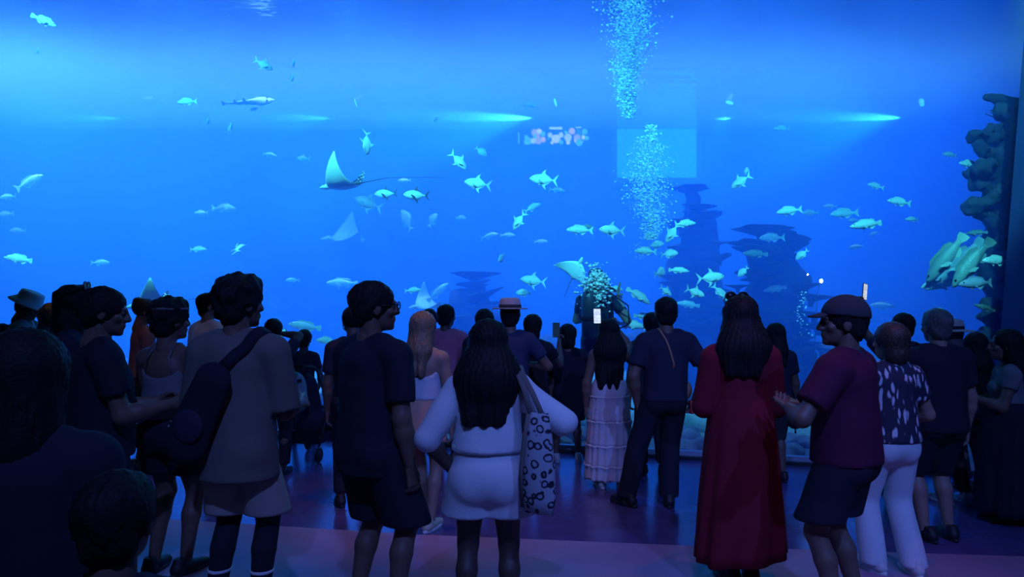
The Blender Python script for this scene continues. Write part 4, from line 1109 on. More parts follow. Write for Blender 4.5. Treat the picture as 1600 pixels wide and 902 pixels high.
def legs(p, mat, hem, waist=None, loose=0.014, flare=0.0, name='shorts', ph=1.0):
    h, J, T = p.h, p.J, p.T
    wz = waist or 0.575 * h
    P = [grow(q, loose) for q in T['pelvis']] + [cone(J['pel'], J['pel'] + (0, 0, wz - J['pel'][2]), p.pe + loose * 0.6, p.pe * 0.9 + loose, 0.74)]
    for sd in 'LR':
        hj, kn, an = J['hip' + sd], J['knee' + sd], J['ank' + sd]
        r0 = .053 * h * p.b + loose
        if hem > kn[2]:
            t = (hj[2] - hem) / (hj[2] - kn[2])
            P.append(cone(hj, hj + (kn - hj) * t * 1.15, r0, .047 * h * p.b + loose + flare))
        else:
            P.append(cone(hj, kn, r0, .036 * h * (.5 + .5 * p.b) + loose + flare * 0.4))
            t = (kn[2] - hem) / (kn[2] - an[2])
            P.append(cone(kn, kn + (an - kn) * t, .036 * h * (.5 + .5 * p.b) + loose + flare * 0.4, .027 * h + loose + flare))
    return mo(name, skin(P, p.vox, 0.016, clip=[((0, 0, -1), -hem), ((0, 0, 1), wz)], disp=wrinkle(0.003, 1.1, ph)), mat, p.root)

SHOE = {}
def shoe_mesh(kind):
    if kind not in SHOE:
        up = skin([cone((0, -0.075, 0.045), (0, 0.02, 0.045), 0.040, 0.042, 1), cone((0, 0.02, 0.045), (0.005, 0.150, 0.030), 0.042, 0.034), cone((0, -0.055, 0.05), (0, -0.05, 0.095), 0.040, 0.040)], 0.011, 0.02, clip=[((0, 0, -1), -0.016), ((0, 0, 1), 0.112)])
        n = 16
        ring = lambda z, k: [((0.046 + 0.006 * math.sin(a * 1.0)) * k * math.cos(a), 0.035 + (0.155 if math.sin(a) > 0 else 0.160) * k * math.sin(a), z) for a in [2 * PI * i / n for i in range(n)]]
        so = loft([ring(0.0, 0.96), ring(0.006, 1.0), ring(0.022, 1.0), ring(0.028, 0.93)])
        SHOE[kind] = (up, so)
    return SHOE[kind]
SHM = {}
def shoes(p, mat, sole, yaw=(0, 0), which='LR'):
    up, so = shoe_mesh('a')
    key = mat.name
    if key not in SHM: SHM[key] = (new_mesh('shoe', *up, mat), new_mesh('sole', *so, sole))
    s = p.h / 1.72
    for i, sd in enumerate('LR'):
        if sd not in which: continue
        an = p.J['ank' + sd]
        o = obj('shoe', SHM[key][0], p.root); o.location = (an[0], an[1] + 0.0, an[2] - .045 * p.h); o.scale = (s, s, s); o.rotation_euler = (0, 0, math.radians(yaw[i] + (10 if sd == 'L' else -10)))
        obj('sole', SHM[key][1], o)

def skirt(p, mat, z1, z0, r1, r0, folds=14, amp=0.02, sy=0.75, name='skirt', tiers=None, cx=None, power=1.0, tilt=0.0):
    """hanging cloth: waist ring down to a fluted hem, with cloth thickness"""
    n = 72; rows = 14
    cx = p.J['pel'][0] if cx is None else cx
    def ringat(u, grow=0.0):
        z = z1 + (z0 - z1) * u
        r = r1 + (r0 - r1) * u ** power + grow
        return [((r + amp * u * math.sin(folds * a + 2.0 * math.sin(2 * a) + 3 * u)) * math.cos(a) + cx, (r * sy + amp * u * math.sin(folds * a + 2.0 * math.sin(2 * a) + 3 * u)) * math.sin(a), z + 0.006 * math.sin(folds * a * 0.5) * u + tilt * math.cos(a) * u) for a in [2 * PI * k / n for k in range(n)]]
    if not tiers:
        out = [ringat(i / rows) for i in range(rows + 1)]
        inn = [ringat(i / rows, -0.006) for i in range(rows, -1, -1)]
        o = mo(name, loft(out + inn, False, False), mat, p.root)
        return o
    o = None
    edges = [0] + tiers + [1.0]
    for k in range(len(edges) - 1):
        u0, u1 = edges[k], edges[k + 1]
        out = [ringat(u0 + (u1 - u0) * i / 6, 0.004 + (0.010 if i == 0 and k else 0)) for i in range(7)]
        inn = [ringat(u0 + (u1 - u0) * i / 6, -0.004) for i in range(6, -1, -1)]
        if k == 0:
            o = mo(name, loft(out + inn, False, False), mat, p.root)
        else:
            mo('tier', loft(out + inn, False, False), mat, o)
            fr = [[(x * (1 + 0.012 * ((j % 2) * 2 - 1)) , y * (1 + 0.012 * ((j % 2) * 2 - 1)), z + dz) for j, (x, y, z) in enumerate(ringat(u0, g))] for g, dz in ((0.004, -0.012), (0.016, -0.004), (0.016, 0.008), (0.004, 0.014))]
            mo('frill', loft(fr, False, False), mat, o)
    return o

# ---- hair, in head space
def strands(a, n=34):
    return lambda X, Y, Z: a * (np.sin(n * np.arctan2(X, Y + 0.03) + 6 * np.sin(7 * Z)) + 0.6 * np.sin(n * 1.9 * np.arctan2(X, Y + 0.03) + 3 * np.sin(15 * Z)))
FACE = [ell((0, 0.105, -0.045), (0.066, 0.062, 0.105))]
def hair(p, style, col, length=0.3, width=1.0, vox=None):
    vx = vox or (0.009 if p.vox < 0.016 else 0.012)
    cap = [ell((0, -0.020, 0.036), (0.093, 0.112, 0.096))]
    if style == 'short':
        f1 = strands(0.003); f2 = lumps(0.003, 48, p.h * 9)
        vf = skin(cap + [ell((0, -0.05, -0.03), (0.074, 0.066, 0.075))], vx, 0.02, sub=FACE, clip=[((0, 0.8, -1), 0.060)], disp=lambda X, Y, Z: f1(X, Y, Z) + f2(X, Y, Z))
    elif style == 'curly':
        P = cap + [ell((0, -0.05, -0.03), (0.078, 0.07, 0.075)), ell((0, -0.02, 0.055), (0.100, 0.108, 0.086)), ell((0, 0.04, 0.085), (0.075, 0.06, 0.05))]
        vf = skin(P, vx, 0.03, sub=FACE, clip=[((0, 0.8, -1), 0.066)], disp=lumps(0.006, 75))
    elif style == 'bob':
        P = cap + [cone((0, -0.03, 0.03), (0, -0.045, -length), 0.097 * width, 0.090 * width, 0.97)]
        vf = skin(P, vx, 0.03, sub=[ell((0, 0.115, -0.07), (0.062, 0.075, 0.16))], disp=strands(0.003))
    elif style == 'long':
        st_ = strands(0.004)
        P = cap + [cone((0, -0.03, 0.02), (0, -0.080, -0.17), 0.095, 0.105 * width, 0.85 if width < 1.3 else 0.72), cone((0, -0.085, -0.17), (0, -0.125, -length), 0.105 * width, 0.075 * width, 0.55 if width < 1.3 else 0.42)]
        vf = skin(P, vx, 0.03, sub=[ell((0, 0.115, -0.07), (0.062, 0.085, 0.20))], clip=[((0, 0, -1), length + 0.06)], disp=lambda X, Y, Z: st_(X, Y, Z) + 0.022 * np.sin(48 * X + 3 * np.sin(17 * X)) * np.clip((-Z - length * 0.55) * 6, 0, 1))
    elif style == 'bun':
        vf = skin(cap + [ell((0, -0.085, 0.085), (0.045, 0.045, 0.042))], vx, 0.015, sub=FACE, clip=[((0, 0.62, -1), 0.052)], disp=strands(0.0022))
    elif style == 'ponytail':
        vf = skin(cap + [ell((0, -0.115, 0.05), (0.03, 0.03, 0.03)), cone((0, -0.125, 0.045), (0, -0.155, -0.05), 0.026, 0.036), cone((0, -0.155, -0.05), (0, -0.135, -length), 0.036, 0.012)], vx, 0.012, sub=FACE, clip=[((0, 0.62, -1), 0.055)] if False else (), disp=strands(0.0022))
    elif style == 'wavy':
        P = cap + [cone((0, -0.03, 0.03), (0, -0.05, -length), 0.095 * width, 0.105 * width, 0.9)]
        vf = skin(P, vx, 0.03, sub=[ell((0, 0.115, -0.07), (0.062, 0.075, 0.16))], disp=lumps(0.007, 55))
    return hobj(p, 'hair', vf, HAIRC[col])

# ---- things people wear on the head
def sunglasses_up(p, mat, lens=None):
    up_ = Matrix.Translation((0, -0.028, 0.030))
    rim = []
    for s in (-1, 1):
        ring = [(s * 0.036 + 0.030 * math.cos(a), 0.074 + 0.0 * a, 0.098 + 0.022 * math.sin(a)) for a in [2 * PI * k / 14 for k in range(14)]]
        rim.append(sweep(ring + ring[:1], 0.0042, 6, up=(0, 1, 0)))
        rim.append(sweep([(s * 0.066, 0.072, 0.100), (s * 0.088, 0.03, 0.072), (s * 0.090, -0.03, 0.035)], 0.0038, 6))
    rim.append(sweep([(-0.008, 0.076, 0.104), (0.008, 0.076, 0.104)], 0.0038, 6))
    g = hobj(p, 'sunglasses', xf(join(*rim), up_), mat)
    for s in (-1, 1):
        mo('lens', xf(extrude([(s * 0.036 + 0.029 * math.cos(a), 0.098 + 0.021 * math.sin(a)) for a in [2 * PI * k / 14 for k in range(14)]], 0.003, 'xz', 0.074), p.Mh @ up_), lens or mat, g)

def spectacles(p, mat):
    rim = []
    for s in (-1, 1):
        ring = [(s * 0.034 + 0.026 * math.cos(a), 0.108, 0.008 + 0.019 * math.sin(a)) for a in [2 * PI * k / 14 for k in range(14)]]
        rim.append(sweep(ring + ring[:1], 0.003, 6, up=(0, 1, 0)))
        rim.append(sweep([(s * 0.060, 0.106, 0.012), (s * 0.080, 0.05, 0.012), (s * 0.083, -0.01, 0.004)], 0.003, 6))
    rim.append(sweep([(-0.008, 0.111, 0.012), (0.008, 0.111, 0.012)], 0.003, 6))
    hobj(p, 'spectacles', join(*rim), mat)

def hat(p, kind, mat, band=None):
    if kind == 'fedora':
        o = hobj(p, 'hat', lathe([(0.150, 0.058), (0.158, 0.064), (0.150, 0.070), (0.098, 0.062), (0.096, 0.10), (0.088, 0.150), (0.06, 0.162), (0.01, 0.150)], 28, (0, -0.018, 0.004), 1.02, 1.16), mat)
        mo('hat_band', xf(lathe([(0.0985, 0.066), (0.1, 0.07), (0.099, 0.098), (0.0965, 0.1)], 28, (0, -0.018, 0.004), 1.02, 1.16), p.Mh), band, o)
    elif kind == 'bucket':
        o = hobj(p, 'hat', lathe([(0.152, 0.010), (0.156, 0.014), (0.128, 0.040), (0.100, 0.062), (0.096, 0.10), (0.088, 0.132), (0.05, 0.142), (0.008, 0.144)], 28, (0, -0.018, 0.004), 1.02, 1.16), mat)
    elif kind == 'straw':
        o = hobj(p, 'hat', lathe([(0.175, 0.035), (0.180, 0.041), (0.172, 0.047), (0.100, 0.055), (0.098, 0.09), (0.09, 0.135), (0.05, 0.148), (0.008, 0.15)], 28, (0, -0.018, 0.004), 1.02, 1.14), mat)
        mo('hat_band', xf(lathe([(0.1005, 0.056), (0.102, 0.06), (0.101, 0.082), (0.098, 0.085)], 28, (0, -0.018, 0.004), 1.02, 1.14), p.Mh), band, o)
    elif kind == 'cap':
        o = hobj(p, 'cap', skin([ell((0, -0.020, 0.040), (0.101, 0.120, 0.106))], 0.010, 0.01, clip=[((0, 0.1, -1), -0.035)]), mat)
        br = []
        for sgn in (1, -1):
            pass
        rows = []
        for u in (0.0, 0.5, 1.0):
            rows.append([(0.078 * math.cos(a) * (1 - 0.12 * u), 0.072 + 0.070 * u * math.sin(a) ** 0.6 + 0.02 * math.sin(a), 0.056 - 0.020 * u * math.sin(a) - 0.018 * math.cos(a) ** 2) for a in [PI * k / 12 for k in range(13)]])
        top = [q for r in rows for q in r]; nn = 13
        V = top + [(x, y, z - 0.006) for x, y, z in top]
        Fc = []
        for i in range(2):
            for j in range(nn - 1):
                a = i * nn + j
                Fc.append((a, a + 1, a + nn + 1, a + nn)); Fc.append((a + 39, a + nn + 39, a + nn + 40, a + 40))
        e = list(range(2 * nn, 3 * nn))
        Fc += [(e[j], e[j + 1], e[j + 1] + 39, e[j] + 39) for j in range(nn - 1)]
        mo('visor', xf((V, Fc), p.Mh), mat, o)
    return o

# ---- carried things stand on their own
def surface_path(p, ob, pts, off=0.008):
    """lay a strap on the outside of a garment"""
    me = ob.data
    bv = BVHTree.FromPolygons([v.co for v in me.vertices], [tuple(f.vertices) for f in me.polygons])
    out = []; ups = []
    for q in pts:
        co, nr, _, _ = bv.find_nearest(Vector(q))
        out.append(co + nr * off); ups.append(tuple(nr))
    return out, ups

def lerp_path(pts, n):
    out = []
    P = [Vector(q) for q in pts]
    for i in range(len(P) - 1):
        for k in range(n): out.append(P[i].lerp(P[i + 1], k / n))
    out.append(P[-1]); return out

def carried(name, label, cat, p, group=None):
    o = empty(name, p.root.location, p.root.rotation_euler[2]); tag(o, label, cat, group); return o

M_case = pm('phone_case', (0.02, 0.02, 0.025), 0.4)
def phone(label, p, pos, rot=(0, 0, 0), screen=None, est=2.0):
    """pos in the person's own frame; screen faces local -y"""
    r = empty('phone'); tag(r, label, 'phone')
    r.matrix_world = Matrix.Translation(p.root.location) @ Matrix.Rotation(p.root.rotation_euler[2], 4, 'Z') @ Matrix.Translation(Vector(pos)) @ Matrix.Rotation(math.radians(rot[2]), 4, 'Z') @ Matrix.Rotation(math.radians(rot[0]), 4, 'X') @ Matrix.Rotation(math.radians(rot[1]), 4, 'Y')
    mo('case', xf(bevel_box(0.075, 0.155, 0.009, 0.003), Matrix.Rotation(PI / 2, 4, 'X')), M_case, r)
    m = bpy.data.materials.new('phone_screen'); nt, N, Lk = nodes(m); b = N['Principled BSDF']
    if screen:
        tc = N.new('ShaderNodeTexCoord'); br = N.new('ShaderNodeTexBrick'); mp = N.new('ShaderNodeMapping'); mp.inputs['Rotation'].default_value = (PI / 2, 0, 0)
        br.inputs['Scale'].default_value = 28; br.inputs['Color1'].default_value = (*screen, 1); br.inputs['Color2'].default_value = (*[c * 0.6 for c in screen], 1); br.inputs['Mortar'].default_value = (*[c * 0.3 for c in screen], 1)
        Lk.new(tc.outputs['Object'], mp.inputs[0]); Lk.new(mp.outputs[0], br.inputs['Vector']); Lk.new(br.outputs[0], b.inputs['Emission Color']); b.inputs['Emission Strength'].default_value = est
    b.inputs['Base Color'].default_value = (0.01, 0.01, 0.012, 1)
    mo('screen', box(-0.034, 0.034, -0.0062, -0.0046, -0.072, 0.072), m, r, False)
    return r

# ---------------------------------------------------------------- wardrobe
K = {'black': cloth('black', (0.020, 0.020, 0.034)), 'ink': cloth('ink', (0.030, 0.028, 0.055)), 'navy': cloth('navy', (0.030, 0.040, 0.10)), 'charcoal': cloth('charcoal', (0.045, 0.045, 0.055)), 'grey': cloth('grey', (0.17, 0.17, 0.18)),
     'stone': cloth('stone', (0.15, 0.145, 0.13)), 'cream': cloth('cream', (0.42, 0.39, 0.34)), 'white': cloth('white', (0.62, 0.66, 0.68)), 'paleblue': cloth('paleblue', (0.45, 0.52, 0.60)), 'pink': cloth('pink', (0.50, 0.16, 0.24)), 'peach': cloth('peach', (0.60, 0.33, 0.24)),
     'red': cloth('red', (0.20, 0.011, 0.026)), 'maroon': cloth('maroon', (0.085, 0.012, 0.040)), 'teal': cloth('teal', (0.22, 0.36, 0.38)), 'skirt': cloth('skirt', (0.62, 0.58, 0.62), 0.8, 0.6), 'rose': cloth('rose', (0.30, 0.17, 0.19)), 'straw': pm('straw', (0.45, 0.42, 0.38), 0.8, 0.2, 40, 0.5, 120),
     'felt': pm('felt', (0.42, 0.40, 0.42), 0.8, 0.15), 'tan': pm('leather_tan', (0.42, 0.20, 0.11), 0.6, 0.15), 'redcase': pm('red_plastic', (0.6, 0.05, 0.04), 0.4)}
K['leaf'] = voro_mat('cloth_leaf', (0.58, 0.62, 0.68), (0.016, 0.02, 0.05), 30, 0.28, 0.40, 0.8, stretch=(1.0, 1.0, 0.28), distort=0.06)
K['rings'] = voro_mat('cloth_rings', (0.30, 0.36, 0.42), (0.34, 0.38, 0.43), 24, 0.20, 0.60, 0.8, distort=0.03)
for n_ in K['rings'].node_tree.nodes:
    if n_.type == 'VALTORGB':
        for pos, c in ((0.25, (0.30, 0.34, 0.40, 1)), (0.32, (0.015, 0.015, 0.03, 1)), (0.46, (0.015, 0.015, 0.03, 1)), (0.52, (0.36, 0.40, 0.46, 1))):
            n_.color_ramp.elements.new(pos).color = c
M_blk = pm('shoe_black', (0.014, 0.014, 0.018), 0.6)
M_wht = pm('shoe_white', (0.60, 0.60, 0.58), 0.6)
M_yel = pm('shoe_cream', (0.55, 0.50, 0.36), 0.6)
M_sole = pm('sole_white', (0.65, 0.65, 0.65), 0.6)
M_frame = pm('black_plastic', (0.012, 0.012, 0.014), 0.3)
M_orange_refl = pm('orange_reflection_lens', (0.8, 0.35, 0.12), 0.15)  # orange reflected light painted in as the lens colour

# ---------------------------------------------------------------- the visitors, from left to right
# foreground, almost black
p = person('dark out-of-focus visitor closest to the camera at far left', 40, 1.95, 1.585, 5, 'f', 1.2, vox=0.014)
shirt(p, K['black'], 0.80, 0.8, 0.02, 0.03); legs(p, K['black'], 0.10, name='trousers'); hair(p, 'bob', 'black', 0.17, 1.1); shoes(p, M_blk, M_blk)
p = person('small dark child in the foreground at lower left', 180, 1.78, 1.255, 0, 'c', 1.15, vox=0.013)
shirt(p, K['black'], 0.55, 0.8, 0.02, 0.02); legs(p, K['black'], 0.30); hair(p, 'short', 'black'); shoes(p, M_blk, M_blk)

# man in bucket hat with backpack
p = person('man in pale bucket hat and grey T-shirt looking down, facing right', 42, 7.7, 1.80, -85, 'm', 1.0, L=((-.1, .25, -1), (.2, 1, .15)), R=((.15, .25, -1), (-.2, 1, .1)), head=(-24, 0), vox=0.018)
shirt(p, K['grey'], 0.92, 0.62, 0.018, 0.01); legs(p, K['charcoal'], 0.45); hair(p, 'short', 'black'); hat(p, 'bucket', K['paleblue']); shoes(p, M_blk, M_sole)
bk = carried('backpack', 'black backpack on the man in the bucket hat', 'backpack', p)
mo('bag', skin([ell((0, -0.24, 1.28), (0.15, 0.10, 0.22)), ell((0, -0.26, 1.14), (0.14, 0.09, 0.14))], 0.018, 0.04), K['black'], bk)
for s in (-1, 1): mo('strap', sweep([(s * .09, -0.17, 1.45), (s * .10, -0.06, 1.51), (s * .10, 0.09, 1.45), (s * .11, 0.15, 1.30), (s * .13, 0.0, 1.12), (s * .10, -0.17, 1.10)], 0, flat=(0.045, 0.008)), K['black'], bk)

p = person('visitor with shoulder-length brown hair and dull grey shirt', 84, 5.7, 1.68, -10, 'f', 1.0, vox=0.016)
shirt(p, K['charcoal'], 0.85, 0.9, 0.018); legs(p, K['black'], 0.1, name='trousers'); hair(p, 'wavy', 'brown', 0.16, 1.0); shoes(p, M_blk, M_blk)
p = person('visitor with sunglasses pushed up on dark wavy hair', 116, 4.75, 1.79, -75, 'f', 1.0, vox=0.015)
shirt(p, K['ink'], 0.85, 0.9, 0.018); legs(p, K['black'], 0.1, name='trousers'); hair(p, 'wavy', 'black', 0.12, 1.0); sunglasses_up(p, M_frame, M_orange_refl); shoes(p, M_blk, M_blk)

p = person('man in black T-shirt facing right with a forearm raised', 158, 4.0, 1.76, -55, 'm', 1.08, R=((.12, .25, -1), (-.1, 1, .18)), L=((-.1, .2, -1), (.2, 1, .1)), head=(-8, -15), vox=0.014, hands=('relax', 'grip'))
shirt(p, K['black'], 0.86, 0.62, 0.02, 0.01); legs(p, K['black'], 0.12, name='trousers'); hair(p, 'short', 'black'); shoes(p, M_blk, M_blk)
phone('dim phone in the hand of the black T-shirt man', p, p.hand['R'] + (-0.03, 0.02, 0.03), (-50, 0, 0), (0.2, 0.5, 1.0), 0.5)

p = person('woman with hair pinned up and rose top near the glass', 224, 7.5, 1.74, -50, 'f', 0.95, L=((-.1, .3, -1), (.2, 1, .2)), head=(-10, -10), tone='light', vox=0.018)
shirt(p, K['rose'], 0.95, 0.45, 0.014); legs(p, K['charcoal'], 0.1, name='trousers'); hair(p, 'bun', 'brown'); shoes(p, M_blk, M_blk)

p = person('woman in grey strap top and black shorts with tied-back hair', 264, 4.6, 1.70, -12, 'f', 1.06, L=((-.25, .25, -1), (.15, .9, -.4)), R=((.2, .0, -1), (-.05, .25, -1)), head=(0, -25), tone='tan', vox=0.014)
t_ = shirt(p, K['grey'], 0.98, 0.5, 0.010, 0.0, neck='none', name='top', sleeves=False, back_cut=ell((0, -0.10, 1.36), (0.16, 0.12, 0.13)))
legs(p, K['black'], 0.62, waist=1.03, loose=0.022, flare=0.02); hair(p, 'curly', 'black'); shoes(p, M_blk, M_sole)
for s in (-1, 1): mo('strap', sweep([(s * .09, -.09, 1.24), (s * .075, -.10, 1.36), (s * .065, -.03, 1.435), (s * .07, 0.09, 1.36)], 0, flat=(0.014, 0.005)), K['grey'], t_)
hobj(p, 'headband', lathe([(0.1005, 0.062), (0.108, 0.07), (0.1005, 0.078)], 24, (0, -0.015, 0), 1.0, 1.08), K['grey']).rotation_euler = (0, 0, 0)

p = person('person in white T-shirt looking right near the glass', 326, 7.6, 1.80, -30, 'm', 0.95, head=(0, -40), tone='light', vox=0.018)
shirt(p, K['white'], 0.85, 0.62, 0.018, 0.01); legs(p, K['charcoal'], 0.5); hair(p, 'short', 'black'); shoes(p, M_blk, M_sole)

# curly-haired man with sling bag
p = person('tall curly-haired man in loose stone shirt and cream shorts', 373, 3.85, 1.81, -8, 'm', 0.93, L=((-.24, .10, -1), (.15, 1, .0)), R=((.14, .14, -1), (-.10, 1, .05)), feet=((-.14, 0), (.10, .02)), head=(0, -30), tone='tan', vox=0.013)
s_ = shirt(p, K['stone'], 0.775, 0.98, 0.028, 0.036, cuff=0.012); legs(p, K['cream'], 0.565, loose=0.014, flare=0.034, waist=0.99); hair(p, 'curly', 'black')
for sd in 'LR':
    mo('sock', skin([grow(q, 0.008) for q in p.T['calf' + sd]] + [part_of(p.T['thigh' + sd][0], 0.6, 1.0, 0.008)], 0.012, 0.01, clip=[((0, 0, 1), 0.62)]), K['black'], p.root)
    mo('sock_stripe', skin([grow(q, 0.013) for q in p.T['calf' + sd]], 0.006, 0.01, clip=[((0, 0, 1), 0.280), ((0, 0, -1), -0.264)]), K['white'], p.root)
shoes(p, M_wht, M_sole)
bg = carried('sling_bag', 'black sling bag across the back of the curly-haired man', 'bag', p)
mo('bag', skin([cone((-0.02, -0.215, 1.30), (-0.16, -0.215, 1.00), 0.095, 0.115, 0.50), ell((-0.17, -0.20, 0.96), (0.10, 0.06, 0.08))], 0.014, 0.03), K['black'], bg)
mo('pocket', skin([ell((-0.12, -0.27, 1.08), (0.08, 0.02, 0.09))], 0.012, 0.01), K['ink'], bg)
pt, up = surface_path(p, s_, lerp_path([(0.0, -0.22, 1.36), (0.10, -0.16, 1.47), (0.13, -0.03, 1.52), (0.10, 0.12, 1.45), (-0.05, 0.2, 1.2), (-0.22, 0.08, 1.0), (-0.22, -0.14, 0.98)], 4), 0.010)
mo('strap', sweep(pt, 0, flat=(0.06, 0.010), up=up), K['black'], bg)
rg_ = [(-0.235 + 0.012 * math.cos(a), -0.235, 1.085 + 0.016 * math.sin(a)) for a in [2 * PI * k / 12 for k in range(13)]]
mo('ring', sweep(rg_, 0.003, 5, up=(0, 1, 0)), pm('steel', (0.5, 0.5, 0.5), 0.3, metal=1.0), bg)

p = person('visitor with bent arm raising a phone beside the curly-haired man', 427, 7.3, 1.54, 0, 'f', 0.95, R=((.20, .75, .60), (-.95, .20, .10)), L=((-.3, .6, -.6), (.3, .6, .7)), tone='tan', vox=0.018, hands=('relax', 'grip'))
shirt(p, K['ink'], 0.85, 0.6, 0.014); legs(p, K['black'], 0.1, name='trousers'); hair(p, 'bun', 'black'); shoes(p, M_blk, M_blk)
phone('phone with cyan picture held beside the curly-haired man', p, p.hand['R'] + (0.075, 0.03, -0.02), (0, 70, 0), (0.05, 0.7, 1.0), 1.0)

# boy at the glass and stroller
p = person('boy standing against the glass behind the stroller', 475, 9.0, 1.38, 0, 'c', 1.0, L=((-.3, .1, -1), (.25, .7, -.6)), R=((.3, .1, -1), (-.25, .7, -.6)), feet=((-.12, 0), (.12, .03)), tone='brown', vox=0.016)
shirt(p, K['ink'], 0.72, 0.62, 0.012); legs(p, K['black'], 0.42); hair(p, 'short', 'black'); shoes(p, M_blk, M_blk)

st = empty('stroller', ((489 - 800) / F * 8.2, 8.2, 0), math.radians(-12)); tag(st, 'folding stroller with dark frame beside the boy', 'stroller')
M_tube = pm('stroller_tube', (0.04, 0.04, 0.05), 0.35, metal=0.6)
for s in (-1, 1):
    mo('side_frame', join(sweep([(s * .20, -0.28, 0.98), (s * .20, -0.18, 0.80), (s * .21, 0.30, 0.13)], 0.013, 8), sweep([(s * .19, 0.10, 0.72), (s * .21, -0.30, 0.12)], 0.013, 8), sweep([(s * .20, 0.05, 0.50), (s * .20, -0.16, 0.45)], 0.010, 6)), M_tube, st)
    for y in (-0.30, 0.32):
        M_ = Matrix.Translation((s * .22, y, 0.085)) @ Matrix.Rotation(PI / 2, 4, 'Y')
        tr_ = [(0.068 * math.cos(a), 0.068 * math.sin(a), 0) for a in [2 * PI * k / 20 for k in range(21)]]
        wo = mo('wheel', xf(sweep(tr_, 0.018, 8, up=(0, 0, 1)), M_), M_frame, st)
        mo('hub', xf(lathe([(0.02, -0.018), (0.045, -0.01), (0.045, 0.01), (0.02, 0.018)], 14), M_), M_tube, wo)
mo('cross_brace', join(sweep([(-.20, -0.20, 0.30), (.20, 0.16, 0.34)], 0.009, 6), sweep([(.20, -0.20, 0.30), (-.20, 0.16, 0.34)], 0.009, 6)), M_tube, st)
mo('handle', sweep([(-.20, -0.28, 0.98), (-.16, -0.31, 1.02), (.16, -0.31, 1.02), (.20, -0.28, 0.98)], 0.017, 8), M_frame, st)
mo('seat', skin([cone((0, 0.18, 0.42), (0, -0.05, 0.40), 0.17, 0.17, 1), cone((0, -0.05, 0.42), (0, -0.16, 0.80), 0.16, 0.14, 0.4)], 0.025, 0.05, sub=[ell((0, 0.14, 0.60), (0.14, 0.16, 0.18))]), K['ink'], st)
mo('basket', loft([[(x * k, y * k, z) for x, y in ((-.17, -.2), (.17, -.2), (.17, .2), (-.17, .2))] for z, k in ((0.17, 0.85), (0.30, 1.0), (0.295, 0.96), (0.18, 0.82))]), K['black'], st, smooth=False)
bp_ = empty('backpack', st.location, st.rotation_euler[2]); tag(bp_, 'grey-teal backpack hanging from the stroller handle', 'backpack')
mo('bag', skin([ell((-.02, -0.40, 0.80), (0.15, 0.09, 0.18)), ell((-.02, -0.41, 0.67), (0.17, 0.10, 0.13))], 0.018, 0.05, disp=wrinkle(0.006)), K['teal'], bp_)
mo('strap', sweep([(-.10, -0.36, 0.96), (-.06, -0.31, 1.045), (.06, -0.31, 1.045), (.08, -0.36, 0.95)], 0, flat=(0.04, 0.008)), K['black'], bp_)
mo('buckle_strap', sweep([(-.15, -0.47, 0.78), (-.02, -0.50, 0.86), (.11, -0.47, 0.90)], 0, flat=(0.03, 0.008), up=(0, -1, 0)), K['black'], bp_)
mo('pocket', skin([ell((-.02, -0.495, 0.68), (0.12, 0.035, 0.09))], 0.015, 0.02), K['teal'], bp_)

p = person('person with tied-up hair and white face mask behind the big man', 551, 6.2, 1.66, 10, 'f', 0.95, head=(0, 15), tone='tan', vox=0.017)
shirt(p, K['ink'], 0.85, 0.7, 0.016); legs(p, K['black'], 0.1, name='trousers'); hair(p, 'bun', 'black'); shoes(p, M_blk, M_blk)
hobj(p, 'face_mask', skin([ell((0, 0.075, -0.055), (0.056, 0.042, 0.045))], 0.009, 0.01), K['paleblue'])
hobj(p, 'mask_loop', join(*[sweep([(s * .052, .075, -.04), (s * .075, .02, -.02), (s * .088, -.012, -.012), (s * .078, .01, -.05), (s * .05, .07, -.075)], 0.004, 5) for s in (-1, 1)]), K['white'])

# big man in black
p = person('big man in black polo and shorts, bespectacled face turned right', 581, 3.88, 1.79, -38, 'm', 1.04, L=((-.12, .10, -1), (.15, .5, -.9)), R=((.16, -.06, -1), (.05, .20, -1)), feet=((-.13, 0), (.15, .03)), head=(0, -30), tone='tan', vox=0.013)
s_ = shirt(p, K['black'], 0.80, 0.75, 0.018, 0.01, cuff=0.010); legs(p, K['black'], 0.52, loose=0.025, flare=0.015); hair(p, 'short', 'black'); spectacles(p, M_frame); shoes(p, M_blk, M_sole)
mo('collar', lathe([(0.075, p.shz + 0.005), (0.080, p.shz + 0.012), (0.070, p.shz + 0.045), (0.064, p.shz + 0.045)], 20, (0, -0.005, 0), 1, 1.05), K['ink'], s_)
# blonde woman
p = person('blonde woman in open-back pale top and short peach skirt', 661, 5.5, 1.62, -10, 'f', 0.92, L=((-.2, .1, -1), (.3, .8, -.5)), R=((.22, -.05, -1), (.0, .22, -1)), feet=((-.05, .25), (.06, 0)), head=(0, -10), tone='light', vox=0.014)
shirt(p, K['paleblue'], 0.98, 0.5, 0.009, neck='none', name='top', sleeves=False, back_cut=ell((0, -0.14, 1.27), (0.20, 0.16, 0.13)))
skirt(p, K['peach'], 1.03, 0.66, 0.125, 0.178, 9, 0.010, 0.86, power=0.5); hair(p, 'long', 'blonde', 0.30, 0.95); shoes(p, M_yel, M_sole)
p = person('visitor in pink T-shirt with short dark hair', 697, 7.9, 1.68, -15, 'm', 0.98, head=(0, -10), tone='brown', vox=0.018)
shirt(p, K['pink'], 0.85, 0.65, 0.018); legs(p, K['black'], 0.10, name='trousers'); hair(p, 'short', 'black'); shoes(p, M_blk, M_blk)
p = person('dark-haired visitor between the blonde woman and pink T-shirt', 671, 8.7, 1.63, 0, 'f', 0.95, vox=0.02)
shirt(p, K['ink'], 0.85, 0.7, 0.016); legs(p, K['black'], 0.1, name='trousers'); hair(p, 'bob', 'black', 0.10, 0.9); shoes(p, M_blk, M_blk)
